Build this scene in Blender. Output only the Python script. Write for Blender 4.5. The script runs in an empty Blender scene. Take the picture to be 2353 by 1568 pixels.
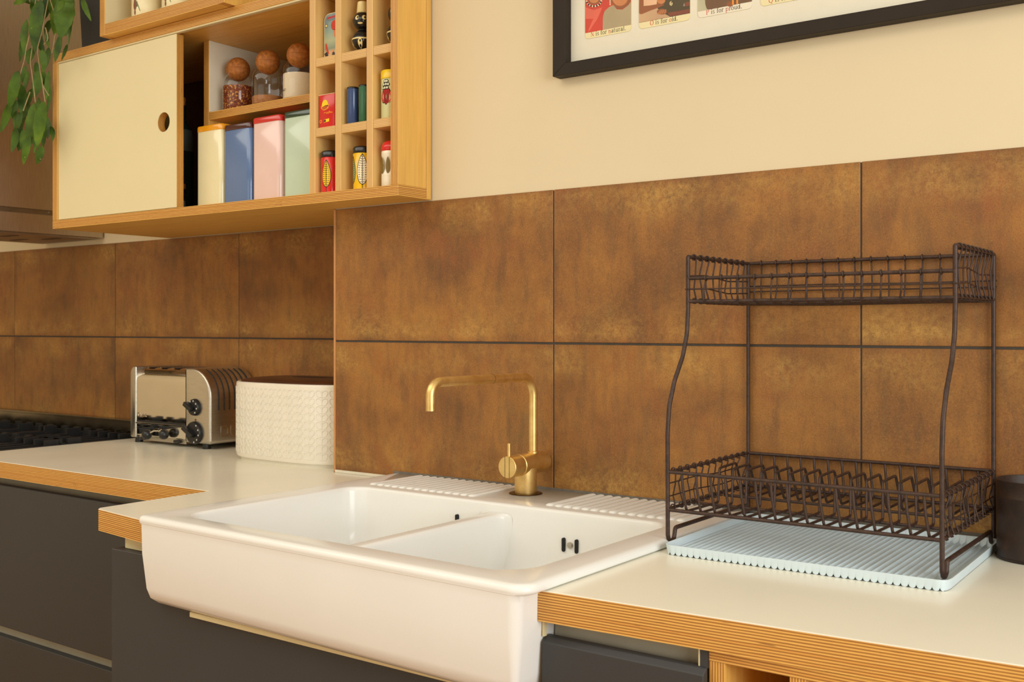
import bpy, bmesh, math, random
from mathutils import Vector, Matrix, Euler
random.seed(7)
SC = bpy.context.scene
COL = SC.collection
PI = math.pi

# ------------------------------------------------------------------ camera, light, exposure
cam_d = bpy.data.cameras.new('camera')
cam = bpy.data.objects.new('camera', cam_d)
COL.objects.link(cam)
cam.location = (1.1685, -1.7417, 1.2325)
cam.rotation_euler = (PI/2, 0, 0.62977)
cam_d.sensor_width = 36
cam_d.lens = 37.554
cam_d.shift_y = -0.013467
cam_d.clip_start = 0.02
cam_d.dof.use_dof = True
cam_d.dof.focus_distance = 1.9
cam_d.dof.aperture_fstop = 11
SC.camera = cam

SC.view_settings.view_transform = 'Standard'
SC.view_settings.look = 'None'
SC.view_settings.gamma = 1
SC.view_settings.use_curve_mapping = False
SC.view_settings.exposure = 0.0

world = bpy.data.worlds.new('world')
SC.world = world
world.use_nodes = True
wb = world.node_tree.nodes['Background']
wb.inputs[0].default_value = (1.0, 0.97, 0.92, 1)
wb.inputs[1].default_value = 0.4

def area(name, loc, rot, sx, sy, power, color):
    d = bpy.data.lights.new(name, 'AREA'); d.shape = 'RECTANGLE'; d.size = sx; d.size_y = sy
    d.energy = power; d.color = color
    o = bpy.data.objects.new(name, d); COL.objects.link(o)
    o.location = loc; o.rotation_euler = rot
    return o
# daylight through the glazed doors behind the camera, the roof light and the window on the right
area('door_daylight', (-0.9, -4.35, 1.25), (PI/2, 0, 0), 3.4, 2.1, 20.5, (1.0, 0.95, 0.73))
area('roof_light_daylight', (-1.0, -1.95, 2.66), (0, 0, 0), 3.4, 1.5, 44, (1.0, 0.97, 0.86))
area('side_window_daylight', (2.82, -1.7, 1.6), (0, PI/2, 0), 1.3, 1.8, 60, (0.93, 0.99, 1.0))

# ------------------------------------------------------------------ materials
MATS = {}
def srgb(r, g, b):
    f = lambda c: c/12.92 if c <= .04045 else ((c+.055)/1.055)**2.4
    return (f(r/255), f(g/255), f(b/255), 1)
class NT:
    def __init__(s, name):
        m = bpy.data.materials.new(name); m.use_nodes = True
        s.m = m; s.t = m.node_tree; s.n = s.t.nodes
        s.b = s.n['Principled BSDF']
    def add(s, typ, **kw):
        n = s.n.new(typ)
        for k, v in kw.items():
            setattr(n, k, v)
        return n
    def link(s, a, b): s.t.links.new(a, b)
    def val(s, sock, v):
        if hasattr(v, 'is_output') or isinstance(v, bpy.types.NodeSocket): s.link(v, sock)
        else: sock.default_value = v
    def math(s, op, a, b=0.0, c=None):
        n = s.add('ShaderNodeMath', operation=op)
        s.val(n.inputs[0], a); s.val(n.inputs[1], b)
        if c is not None: s.val(n.inputs[2], c)
        return n.outputs[0]
    def coord(s, kind='Object', scale=(1, 1, 1), off=None):
        tc = s.add('ShaderNodeTexCoord'); mp = s.add('ShaderNodeMapping')
        mp.inputs['Scale'].default_value = scale
        s.link(tc.outputs[kind], mp.inputs['Vector'])
        if off is not None: s.link(off, mp.inputs['Location'])
        return mp.outputs[0]
    def noise(s, vec, scale, detail=4, rough=.55, dist=0):
        n = s.add('ShaderNodeTexNoise')
        n.inputs['Scale'].default_value = scale; n.inputs['Detail'].default_value = detail
        n.inputs['Roughness'].default_value = rough; n.inputs['Distortion'].default_value = dist
        s.link(vec, n.inputs['Vector']); return n.outputs['Fac']
    def ramp(s, fac, stops, interp='LINEAR'):
        r = s.add('ShaderNodeValToRGB'); r.color_ramp.interpolation = interp
        el = r.color_ramp.elements
        while len(el) < len(stops): el.new(.5)
        for e, (p, c) in zip(el, stops):
            e.position = p; e.color = c if len(c) == 4 else (*c, 1)
        s.link(fac, r.inputs[0]); return r.outputs[0]
    def mix(s, fac, a, b, blend='MIX'):
        n = s.add('ShaderNodeMix', data_type='RGBA', blend_type=blend)
        s.val(n.inputs[0], fac); s.val(n.inputs[6], a); s.val(n.inputs[7], b)
        return n.outputs[2]
    def base(s, c): s.val(s.b.inputs['Base Color'], c)
    def rough(s, v): s.val(s.b.inputs['Roughness'], v)
    def bump(s, h, strength=.2, dist=.001):
        n = s.add('ShaderNodeBump'); n.inputs['Strength'].default_value = strength
        n.inputs['Distance'].default_value = dist
        s.link(h, n.inputs['Height']); s.link(n.outputs[0], s.b.inputs['Normal'])
def g(v): return (v, v, v, 1)
def plain(name, col, rough=.5, metal=0, var=.06, scale=25, spec=.5, coat=0, bump=0):
    """paint, enamel, plastic or metal with a slight mottling"""
    if name in MATS: return MATS[name]
    s = NT(name)
    n = s.noise(s.coord(), scale)
    a = tuple(min(1, c*(1-var)) for c in col[:3])+(1,); b = tuple(min(1, c*(1+var)) for c in col[:3])+(1,)
    s.base(s.ramp(n, [(.3, a), (.7, b)]))
    s.rough(s.math('MULTIPLY_ADD', n, .08, rough-.04))
    s.b.inputs['Metallic'].default_value = metal
    s.b.inputs['Specular IOR Level'].default_value = spec
    s.b.inputs['Coat Weight'].default_value = coat
    if bump: s.bump(n, bump, .0008)
    MATS[name] = s.m; return s.m
def ply(axis, tone=1.0, period=.0034, pale=0.0):
    """birch plywood: veneer face across the given axis, glued layers on the edges"""
    key = 'plywood_%s_%d_%d_%d' % (axis, tone*100, period*1e5, pale*100)
    if key in MATS: return MATS[key]
    s = NT(key)
    tc = s.add('ShaderNodeTexCoord'); sep = s.add('ShaderNodeSeparateXYZ')
    s.link(tc.outputs['Object'], sep.inputs[0])
    i = 'xyz'.index(axis)
    long = [5, 5, 5]; long[i] = 60
    wob = s.noise(s.coord(scale=tuple(long)), 3.0, 3)
    c = s.math('MULTIPLY_ADD', wob, .0012, sep.outputs[i])
    lay = s.math('DIVIDE', c, period)
    fr = s.math('FRACT', lay); fl = s.math('FLOOR', lay)
    wn = s.add('ShaderNodeTexWhiteNoise', noise_dimensions='1D'); s.link(fl, wn.inputs['W'])
    t = tone
    light = (.84*t, .48*t, .115*t, 1); mid = (.74*t, .37*t, .075*t, 1); dark = (.33*t, .125*t, .022*t, 1)
    layer = s.ramp(wn.outputs[0], [(0, mid), (.5, light), (1, (.79*t, .43*t, .095*t, 1))])
    line = s.ramp(fr, [(0, g(1)), (.22, g(1)), (.40, g(.1)), (.72, g(0)), (.95, g(1))])
    e = s.mix(line, layer, dark)
    streak = [9, 9, 9]; streak[i] = 300
    sp = s.noise(s.coord(scale=tuple(streak)), 3.0, 3, .5)
    knot = s.ramp(sp, [(.66, g(0)), (.74, g(1))])
    e = s.mix(knot, e, (.22*t, .085*t, .02*t, 1))
    gs = [3, 3, 3]
    gs[1 if i == 2 else 2 if i == 1 else 1] = 40
    if i == 0: gs = [40, 40, 2.5]
    gr = s.noise(s.coord(scale=tuple(gs)), 2.5, 5, .6, .4)
    face = s.ramp(gr, [(.3, (.70*t, .385*t, .085*t, 1)), (.55, (.79*t, .455*t, .105*t, 1)), (.75, (.85*t, .52*t, .14*t, 1))])
    geo = s.add('ShaderNodeNewGeometry'); sn = s.add('ShaderNodeSeparateXYZ')
    s.link(geo.outputs['True Normal'], sn.inputs[0])
    m = s.math('GREATER_THAN', s.math('ABSOLUTE', sn.outputs[i]), .7)
    both = s.mix(m, e, face)
    s.base(s.mix(pale, both, (.82, .58, .27, 1)) if pale else both); s.rough(.42)
    s.bump(fr, .12, .0004)
    MATS[key] = s.m; return s.m
def tile_mat():
    s = NT('rust_glazed_tile')
    oi = s.add('ShaderNodeObjectInfo')
    off = s.add('ShaderNodeCombineXYZ')
    for k, mul in enumerate((37.0, 11.0, 23.0)):
        s.link(s.math('MULTIPLY', oi.outputs['Random'], mul), off.inputs[k])
    v = s.coord(scale=(1, 1, 1), off=off.outputs[0])
    vs = s.coord(scale=(1.0, 1, .28), off=off.outputs[0])
    big = s.noise(v, 5.0, 5, .62)
    base = s.ramp(big, [(.28, srgb(111, 75, 43)), (.45, srgb(141, 94, 49)), (.6, srgb(162, 110, 54)), (.78, srgb(136, 103, 59))])
    red = s.noise(v, 8.5, 6, .65)
    base = s.mix(s.ramp(red, [(.52, g(0)), (.72, g(.55))]), base, srgb(146, 84, 48))
    stk = s.noise(s.coord(scale=(1, 1, .22), off=off.outputs[0]), 60, 5, .7)
    base = s.mix(s.ramp(stk, [(.40, g(.28)), (.52, g(0))]), base, srgb(102, 81, 54))
    drk = s.noise(vs, 26, 5, .6)
    base = s.mix(s.ramp(drk, [(.52, g(0)), (.75, g(.5))]), base, srgb(90, 64, 43))
    gen = s.add('ShaderNodeTexCoord'); sp = s.add('ShaderNodeSeparateXYZ'); s.link(gen.outputs['Generated'], sp.inputs[0])
    band = s.ramp(sp.outputs[2], [(0, g(.0)), (.06, g(.75)), (.22, g(.25)), (.40, g(0)), (.72, g(0)), (.84, g(.55)), (.95, g(.65)), (1, g(.1))])
    fine = s.noise(v, 95, 6, .75)
    pat = s.noise(v, 7.0, 4, .6, .3)
    gold = s.math('MULTIPLY', s.ramp(pat, [(.40, g(0)), (.66, g(1))]), band)
    gold = s.math('MULTIPLY', gold, s.ramp(fine, [(.38, g(.15)), (.62, g(1))]))
    base = s.mix(gold, base, srgb(205, 160, 84))
    spk = s.noise(v, 420, 2, .7)
    base = s.mix(s.ramp(spk, [(.35, g(.30)), (.5, g(0))]), base, srgb(86, 56, 30))
    base = s.mix(s.ramp(spk, [(.60, g(0)), (.72, g(.28))]), base, srgb(200, 150, 80))
    s.base(base)
    s.rough(s.math('MULTIPLY_ADD', fine, .2, .42))
    s.b.inputs['Metallic'].default_value = .05
    s.b.inputs['Specular IOR Level'].default_value = .35
    s.bump(s.noise(v, 300, 3, .6), .25, .0006)
    return s.m
def wood_floor():
    s = NT('oiled_oak_boards')
    v = s.coord(scale=(1, 9, 1)); n = s.noise(v, 3, 6)
    s.base(s.ramp(n, [(.3, srgb(168, 120, 74)), (.7, srgb(206, 156, 104))])); s.rough(.4); return s.m
def brass():
    s = NT('aged_brass')
    v = s.coord(); n = s.noise(v, 28, 6, .65); f = s.noise(v, 150, 4, .7)
    c = s.ramp(n, [(.3, (.74, .49, .17, 1)), (.6, (.88, .64, .27, 1))])
    c = s.mix(s.ramp(f, [(.62, g(0)), (.74, g(.6))]), c, (.40, .22, .06, 1))
    s.base(c); s.b.inputs['Metallic'].default_value = 1
    s.rough(s.math('MULTIPLY_ADD', n, .2, .33)); return s.m
def steel(name, c, rough, aniso_scale=(1, 1, 1), var=.12):
    s = NT(name)
    n = s.noise(s.coord(scale=aniso_scale), 12, 4)
    s.base(s.ramp(n, [(.3, tuple(x*(1-var) for x in c)+(1,)), (.7, tuple(min(1, x*(1+var)) for x in c)+(1,))]))
    s.b.inputs['Metallic'].default_value = 1
    s.rough(s.math('MULTIPLY_ADD', n, .12, rough-.06)); return s.m
def thin_glass(name, tint=(1, 1, 1, 1), gloss=.08, power=3.0):
    s = NT(name)
    tr = s.add('ShaderNodeBsdfTransparent'); gl = s.add('ShaderNodeBsdfGlossy'); mx = s.add('ShaderNodeMixShader')
    fr = s.add('ShaderNodeLayerWeight'); fr.inputs[0].default_value = .5
    tr.inputs[0].default_value = tint; gl.inputs['Roughness'].default_value = .03
    v = s.noise(s.coord(), 30, 2)
    s.link(s.math('MULTIPLY_ADD', v, gloss*.3, s.math('MULTIPLY_ADD', s.math('POWER', fr.outputs['Facing'], power), .9, .004+gloss*.35)), mx.inputs[0])
    s.link(tr.outputs[0], mx.inputs[1]); s.link(gl.outputs[0], mx.inputs[2])
    s.link(mx.outputs[0], s.n['Material Output'].inputs[0]); return s.m
def speckle(name, stops, scale, rough=.6, bump=.3):
    s = NT(name); n = s.noise(s.coord(), scale, 4, .7)
    s.base(s.ramp(n, stops)); s.rough(rough); s.bump(n, bump, .001); return s.m
def leaf_mat():
    s = NT('cactus_leaf'); v = s.coord()
    n = s.noise(v, 18, 4)
    c = s.ramp(n, [(.3, srgb(40, 66, 8)), (.6, srgb(76, 106, 12)), (.8, srgb(108, 136, 28))])
    sc = s.noise(v, 75, 3, .6)
    c = s.mix(s.ramp(sc, [(.71, g(0)), (.74, g(.8))]), c, srgb(196, 180, 120))
    s.base(c); s.rough(.5); s.b.inputs['Specular IOR Level'].default_value = .3
    return s.m
def dark_wire():
    s = NT('rusted_brown_wire'); n = s.noise(s.coord(), 90, 4, .7)
    s.base(s.ramp(n, [(.3, srgb(46, 31, 24)), (.65, srgb(74, 52, 42)), (.82, srgb(108, 84, 70))]))
    s.rough(.5); s.b.inputs['Metallic'].default_value = .25; return s.m

M_PLYZ, M_PLYX, M_PLYY = ply('z'), ply('x'), ply('y')
M_PALEZ, M_PALEX, M_PALEY = [ply(a, pale=.45) for a in 'zxy']
M_WALL = plain('cream_wall_paint', (.735, .615, .405), .85, var=.012, scale=6)
M_WHITE = plain('white_paint', (.8, .78, .73), .8, var=.02)
M_TILE = tile_mat()
M_GROUT = plain('dark_grout', (.055, .045, .035), .9, var=.15, scale=60)
M_LAM = plain('cream_laminate', (.87, .83, .69), .22, var=.012, scale=5, spec=.22)
M_DOOR = plain('cream_door_laminate', (.80, .71, .43), .4, var=.012, scale=5)
M_CERAMIC = plain('white_fireclay', (.83, .82, .78), .18, var=.012, scale=8, spec=.3)
M_BIN = plain('cream_stoneware', (.83, .77, .65), .25, var=.03, scale=20)
M_GREY = plain('dark_grey_lacquer', (.036, .037, .038), .5, var=.05, scale=6)
M_GREIGE = plain('olive_grey_channel', (.36, .33, .25), .55, var=.08, scale=12)
M_CREAMEDGE = plain('cream_edge', (.72, .62, .36), .5, var=.03)
M_BRASS = brass()
M_STEEL = steel('brushed_steel', (.56, .52, .45), .32, (2, 2, 60))
M_CHROME = steel('polished_steel', (.74, .70, .62), .05, var=.03)
M_HOOD = steel('hood_steel', (.56, .49, .40), .38, (2, 60, 2))
M_BLACK = plain('black_plastic', (.012, .012, .012), .35, var=.1)
M_IRON = plain('cast_iron', (.012, .012, .012), .55, var=.2, scale=80)
M_WIRE = dark_wire()
M_GLASS = thin_glass('clear_glass')
M_CORK = speckle('cork', [(.3, srgb(132, 76, 28)), (.55, srgb(176, 108, 44)), (.75, srgb(200, 134, 66))], 120)
M_LEAF = leaf_mat()
M_STEM = plain('woody_stem', (.36, .28, .13), .7, var=.2, scale=60)
M_TRAY = plain('pale_blue_silicone', (.63, .73, .775), .5, var=.03)
M_RUST = speckle('rusted_tin', [(.3, srgb(30, 17, 8)), (.6, srgb(50, 30, 15)), (.8, srgb(74, 46, 25))], 40, .5, .2)
M_FRAME = plain('dark_brown_frame', (.022, .014, .008), .55, var=.15, scale=30, spec=.25)
M_MAT = plain('cream_mount', (.82, .77, .62), .8, var=.01)
def paint(name, r, gg, b, rough=.3, **k): return plain(name, srgb(r, gg, b), rough, **k)

# ------------------------------------------------------------------ mesh helpers
def BM(): return bmesh.new()
def merge(a, b):
    me = bpy.data.meshes.new('tmp'); b.to_mesh(me); b.free(); a.from_mesh(me); bpy.data.meshes.remove(me); return a
def box(x0, x1, y0, y1, z0, z1, bev=0.0, seg=2, into=None):
    bm = BM(); bmesh.ops.create_cube(bm, size=1)
    for v in bm.verts:
        v.co = Vector((x0+(v.co.x+.5)*(x1-x0), y0+(v.co.y+.5)*(y1-y0), z0+(v.co.z+.5)*(z1-z0)))
    if bev: bmesh.ops.bevel(bm, geom=bm.edges[:], offset=bev, segments=seg, profile=.5, affect='EDGES')
    return merge(into, bm) if into is not None else bm
def prism(pts, z0, z1, bev=0.0, into=None, axis='z', seg=2):
    """extrude a 2-D outline; axis z: (x,y), axis y: (x,z), axis x: (y,z)"""
    def P(p, h):
        return {'z': (p[0], p[1], h), 'y': (p[0], h, p[1]), 'x': (h, p[0], p[1])}[axis]
    bm = BM()
    a = [bm.verts.new(P(p, z0)) for p in pts]; b = [bm.verts.new(P(p, z1)) for p in pts]
    n = len(pts)
    bm.faces.new(a); bm.faces.new(b)
    for i in range(n): bm.faces.new((a[i], a[(i+1) % n], b[(i+1) % n], b[i]))
    bmesh.ops.recalc_face_normals(bm, faces=bm.faces[:])
    if bev:
        es = [e for e in bm.edges if len(e.link_faces) == 2 and e.calc_face_angle(0) > .6]
        bmesh.ops.bevel(bm, geom=es, offset=bev, segments=seg, profile=.5, affect='EDGES')
    return merge(into, bm) if into is not None else bm
def lathe(prof, cx, cy, z0=0, n=32, into=None, axis='z'):
    """spin (r,h) pairs; r=0 closes a pole"""
    bm = BM(); rings = []
    def P(r, h, a):
        c, s_ = r*math.cos(a), r*math.sin(a)
        return (cx+c, cy+s_, z0+h) if axis == 'z' else (cx+c, cy+h, z0+s_)
    for r, h in prof:
        if r < 1e-6: rings.append([bm.verts.new(P(0, h, 0))])
        else: rings.append([bm.verts.new(P(r, h, 2*PI*k/n)) for k in range(n)])
    for A, B in zip(rings, rings[1:]):
        for k in range(n):
            k2 = (k+1) % n
            if len(A) == 1 and len(B) == 1: continue
            if len(A) == 1: bm.faces.new((A[0], B[k], B[k2]))
            elif len(B) == 1: bm.faces.new((A[k], A[k2], B[0]))
            else: bm.faces.new((A[k], A[k2], B[k2], B[k]))
    bmesh.ops.recalc_face_normals(bm, faces=bm.faces[:])
    return merge(into, bm) if into is not None else bm
def fillet(pts, rad, n=5):
    pts = [Vector(p) for p in pts]; out = [pts[0]]
    rads = rad if isinstance(rad, (list, tuple)) else [rad]*len(pts)
    for i in range(1, len(pts)-1):
        a, b, c = pts[i-1], pts[i], pts[i+1]
        u, v = (a-b), (c-b); lu, lv = u.length, v.length
        if lu < 1e-6 or lv < 1e-6: continue
        u.normalize(); v.normalize()
        ang = u.angle(v)
        if ang > PI-.02: out.append(b); continue
        d = min(rads[i]/math.tan(ang/2), lu*.48, lv*.48); r = d*math.tan(ang/2)
        bis = (u+v).normalized(); cen = b+bis*(r/math.sin(ang/2))
        p, q = b+u*d-cen, b+v*d-cen
        tot = p.angle(q)
        ax = p.cross(q).normalized()
        for k in range(n+1):
            out.append(cen+Matrix.Rotation(tot*k/n, 3, ax) @ p)
    out.append(pts[-1]); return out
def tube(pts, r, seg=8, into=None, closed=False, taper=None):
    pts = [Vector(p) for p in pts]; n = len(pts); bm = BM(); rings = []
    T = []
    for i in range(n):
        a = pts[i-1] if i or closed else pts[0]; b = pts[(i+1) % n] if i < n-1 or closed else pts[-1]
        d = b-a; T.append(d.normalized() if d.length > 1e-9 else Vector((0, 0, 1)))
    up = Vector((0, 0, 1)) if abs(T[0].z) < .9 else Vector((1, 0, 0))
    N = (up-T[0]*up.dot(T[0])).normalized()
    for i in range(n):
        N = (N-T[i]*N.dot(T[i])); N = N.normalized() if N.length > 1e-6 else T[i].orthogonal().normalized()
        B = T[i].cross(N); rr = r*(taper(i/(n-1)) if taper else 1)
        rings.append([bm.verts.new(pts[i]+(N*math.cos(2*PI*k/seg)+B*math.sin(2*PI*k/seg))*rr) for k in range(seg)])
    m = n if closed else n-1
    for i in range(m):
        A, B_ = rings[i], rings[(i+1) % n]
        for k in range(seg): bm.faces.new((A[k], A[(k+1) % seg], B_[(k+1) % seg], B_[k]))
    if not closed: bm.faces.new(rings[0][::-1]); bm.faces.new(rings[-1])
    bmesh.ops.recalc_face_normals(bm, faces=bm.faces[:])
    return merge(into, bm) if into is not None else bm
def rrect(x0, x1, y0, y1, r, n=6):
    """rounded rectangle outline; r is one radius or four (x0y0, x1y0, x1y1, x0y1)"""
    rr = r if isinstance(r, (list, tuple)) else (r,)*4
    out = []
    for (cx, cy, a0, q) in ((x0, y0, PI, 0), (x1, y0, 1.5*PI, 1), (x1, y1, 0, 2), (x0, y1, .5*PI, 3)):
        q = max(rr[q], 1e-5); sx = 1 if cx == x0 else -1; sy = 1 if cy == y0 else -1
        for k in range(n+1):
            a = a0+.5*PI*k/n
            out.append((cx+sx*q+q*math.cos(a), cy+sy*q+q*math.sin(a)))
    return out
def loft(rings, cap0=True, cap1=True, into=None):
    """rings: lists of equal-length 3-D loops"""
    bm = BM(); R = [[bm.verts.new(p) for p in ring] for ring in rings]
    n = len(R[0])
    for A, B in zip(R, R[1:]):
        for k in range(n): bm.faces.new((A[k], A[(k+1) % n], B[(k+1) % n], B[k]))
    if cap0: bm.faces.new(R[0][::-1])
    if cap1: bm.faces.new(R[-1])
    bmesh.ops.recalc_face_normals(bm, faces=bm.faces[:])
    return merge(into, bm) if into is not None else bm
def world_loc(o):
    v = Vector(o.location)
    while o.parent: o = o.parent; v += Vector(o.location)
    return v
def obj(name, bm, mat, parent=None, smooth=True, ang=35, origin=None):
    """one mesh object; vertices are given in room coordinates"""
    me = bpy.data.meshes.new(name)
    org = world_loc(parent) if parent else (Vector(origin) if origin else Vector((0, 0, 0)))
    bm.transform(Matrix.Translation(-org)); bm.to_mesh(me); bm.free()
    for m in (mat if isinstance(mat, (list, tuple)) else [mat]): me.materials.append(m)
    if smooth:
        for p in me.polygons: p.use_smooth = True
        try: me.set_sharp_from_angle(angle=math.radians(ang))
        except Exception: pass
    o = bpy.data.objects.new(name, me); COL.objects.link(o)
    if parent: o.parent = parent
    else: o.location = org
    return o
def inst(src, parent, off):
    """a copy of one part that shares its mesh"""
    o = src.copy(); COL.objects.link(o); o.parent = parent
    o.location = Vector(src.location)+Vector(off); return o
def tag(o, label, cat, group=None):
    o['label'] = label; o['category'] = cat
    if group: o['group'] = group
    return o
def thing(name, label, cat, loc, group=None):
    o = bpy.data.objects.new(name, None); COL.objects.link(o); o.location = loc; o.empty_display_size = .05
    return tag(o, label, cat, group)
def struct(name, bm, mat, parent=None, **k):
    o = obj(name, bm, mat, parent, **k); o['kind'] = 'structure'; return o
def flat(pts, into=None):
    """a flat printed patch from 3-D points"""
    bm = into if into is not None else BM()
    vs = [bm.verts.new(p) for p in pts]; f = bm.faces.new(vs)
    return bm

def text_mesh(txt, size, loc, rot, mat, par, name, ext=.0005):
    """flat or raised lettering as an ordinary mesh part"""
    cu = bpy.data.curves.new('lettering', 'FONT'); cu.body = txt; cu.size = size; cu.extrude = ext
    o = bpy.data.objects.new('lettering', cu); COL.objects.link(o)
    me = bpy.data.meshes.new_from_object(o.evaluated_get(bpy.context.evaluated_depsgraph_get()))
    bpy.data.objects.remove(o); bpy.data.curves.remove(cu)
    me.transform(Matrix.Translation(Vector(loc)-world_loc(par)) @ rot.to_matrix().to_4x4())
    me.name = name; me.materials.clear(); me.materials.append(mat)
    r = bpy.data.objects.new(name, me); COL.objects.link(r); r.parent = par; return r

# ------------------------------------------------------------------ room shell
ZT = 1.5023                       # top of the tiling
ZM = 1.2008                       # joint between the two tile rows
W1 = struct('wall_back', box(-.603, 2.9, .0025, .62, 0, 2.7), M_WALL, smooth=False)
struct('grout', box(-.6025, 2.2, .0012, .0040, .86, ZT-.001), M_GROUT, W1, smooth=False)
W2 = struct('wall_alcove', box(-3.2, -.603, .2785, .62, 0, 2.7), M_WALL, smooth=False)
struct('grout', box(-3.2, -.6035, .2772, .2800, .86, ZT-.001), M_GROUT, W2, smooth=False)
def tiles(wall, xs, y, lift):
    src = {}
    for k, (x0, x1) in enumerate(xs):
        for z0, z1 in ((.905, ZM-.0021), (ZM+.0021, ZT)):
            j = random.uniform(-.0004, .0004)
            t = obj('tile', box(x0+.0014, x1-.0014, y+j, y+.006, z0, z1, .0007, 1), M_TILE, wall, smooth=False)
            t['kind'] = 'structure'
tiles(W1, [(-.603, 0), (0, .603), (.603, 1.206), (1.206, 1.809)], 0, 0)
tiles(W2, [(-3.0816, -2.4786), (-2.4786, -1.8756), (-1.8756, -1.2726), (-1.2726, -.6696), (-.6696, -.604)], .2755, 0)
struct('trim_1', box(-.6068, -.6012, -.0015, .02, .901, ZT, .0008, 1), plain('tan_tile_trim', srgb(196, 140, 88), .5, var=.08), smooth=False)
struct('floor', box(-3.2, 2.9, -4.5, .62, -.05, 0), wood_floor(), smooth=False)
struct('ceiling', box(-3.2, 2.9, -4.5, .62, 2.7, 2.75), M_WHITE, smooth=False)
struct('wall_left', box(-3.25, -3.2, -4.5, .62, 0, 2.7), M_WALL, smooth=False)
bm = BM()
for a in ((2.9, 2.95, -4.5, -2.7, 0, 2.7), (2.9, 2.95, -.7, .62, 0, 2.7), (2.9, 2.95, -2.7, -.7, 0, .85), (2.9, 2.95, -2.7, -.7, 2.3, 2.7)): box(*a, into=bm)
struct('wall_right', bm, M_WALL, smooth=False)
bm = BM()
for a in ((-3.2, -2.7, -4.55, -4.5, 0, 2.7), (.95, 2.9, -4.55, -4.5, 0, 2.7), (-2.7, .95, -4.55, -4.5, 2.35, 2.7)): box(*a, into=bm)
struct('wall_front', bm, M_WALL, smooth=False)
bm = BM()
for x in (-2.7, -1.8, -.9, 0, .89): box(x, x+.06, -4.54, -4.47, 0, 2.35, into=bm)
box(-2.7, .95, -4.54, -4.47, 2.29, 2.35, into=bm)
struct('door_1', bm, M_WHITE, smooth=False)
bm = BM()
for y in (-2.7, -1.73, -.76): box(2.87, 2.95, y, y+.06, .85, 2.3, into=bm)
box(2.87, 2.95, -2.7, -.7, .85, .91, into=bm); box(2.87, 2.95, -2.7, -.7, 2.24, 2.3, into=bm)
struct('window_1', bm, M_WHITE, smooth=False)

struct('sealant', box(-.600, -.4195, -.0035, .0010, .9002, .9062), plain('cream_sealant', (.74, .68, .54), .6), W1, smooth=False)
struct('sealant', box(-.4190, 1.5, -.0030, .0010, .9002, .9175), plain('grey_sealant', (.17, .15, .12), .7, var=.2, scale=60), W1, smooth=False)

# ------------------------------------------------------------------ worktops
def worktop(name, outline, label, origin, ends):
    t = thing(name, label, 'worktop', origin)
    obj('plywood_core', prism(outline, .8605, .8988), M_PLYZ, t, smooth=False)
    obj('laminate_top', prism(outline, .8985, .9, .0004, seg=1), M_LAM, t, smooth=False)
    return t
left_outline = [(-1.632, .2745), (-1.632, -.352), (-.605, -.352), (-.602, -.600), (-.594, -.608), (-.4065, -.632), (-.4065, -.0042), (-.6085, -.0042), (-.6085, .2745)]
worktop('worktop', left_outline, 'cream laminate plywood worktop stepping forward, under the toaster', (-1.1, -.05, .86), 0)
kF = .057
def yF(x): return -.6262-.0025+kF*(x-.42)
right_outline = [(.3987, -.0042), (.3987, yF(.3987)), (1.5, yF(1.5)), (1.5, -.0042)]
worktop('worktop', right_outline, 'cream laminate plywood worktop under the wire dish rack', (.9, -.3, .86), 0)

# ------------------------------------------------------------------ base units, left run
def front(name, x0, x1, y, z0, z1, parent, th=.019):
    return obj(name, box(x0, x1, y, y+th, z0, z1, .0012, 1), M_GREY, parent, smooth=False)
YL = -.34
u = thing('base_cabinet', 'dark grey drawer unit with recessed grips below the toaster worktop', 'cabinet', (-1.3, -.03, 0))
obj('carcass', box(-1.63, -.64, YL+.021, .27, .08, .80), M_GREY, u, smooth=False)
obj('drawer_front', box(-1.63, -.64, YL, YL+.019, .487, .838, .0012, 1), M_GREY, u, smooth=False)
obj('drawer_front', box(-1.63, -.64, YL, YL+.019, .09, .462, .0012, 1), M_GREY, u, smooth=False)
bm = box(-1.63, -.64, YL+.042, YL+.05, .79, .8595); box(-1.63, -.64, YL+.021, YL+.05, .79, .80, into=bm)
obj('grip_channel', bm, M_GREIGE, u, smooth=False)
bm = box(-1.63, -.64, YL+.0195, YL+.0205, .44, .50); obj('grip_channel', bm, M_GREIGE, u, smooth=False)
obj('plinth', box(-1.63, -.64, YL+.06, YL+.075, 0, .09), M_GREY, u, smooth=False)

YS = -.600
u = thing('sink_cabinet', 'dark grey cabinet front notched around the white sink', 'cabinet', (0, -.3, 0))
bm = prism([(-.5365, .12), (.3965, .12), (.3965, .7615), (-.4055, .7615), (-.4055, .8365), (-.5365, .8365)], YS-.019, YS, .0010, axis='y', seg=1)
obj('door_panel', bm, M_GREY, u, smooth=False)
obj('side_panel', box(-.5365, -.5185, YS+.001, -.36, .12, .8360), M_GREY, u, smooth=False)
obj('plinth', box(-.5365, .396, YS+.04, YS+.055, 0, .12), M_GREY, u, smooth=False)
obj('support_rail', box(-.5185, -.4065, YS-.004, YS+.03, .8368, .8600, .001, 1), M_CREAMEDGE, u, smooth=False)
bm = box(-.302, .38, YS-.0290, YS-.0192, .7535, .7617, .0006, 1)
obj('support_batten', bm, M_CREAMEDGE, u, smooth=False)

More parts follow.
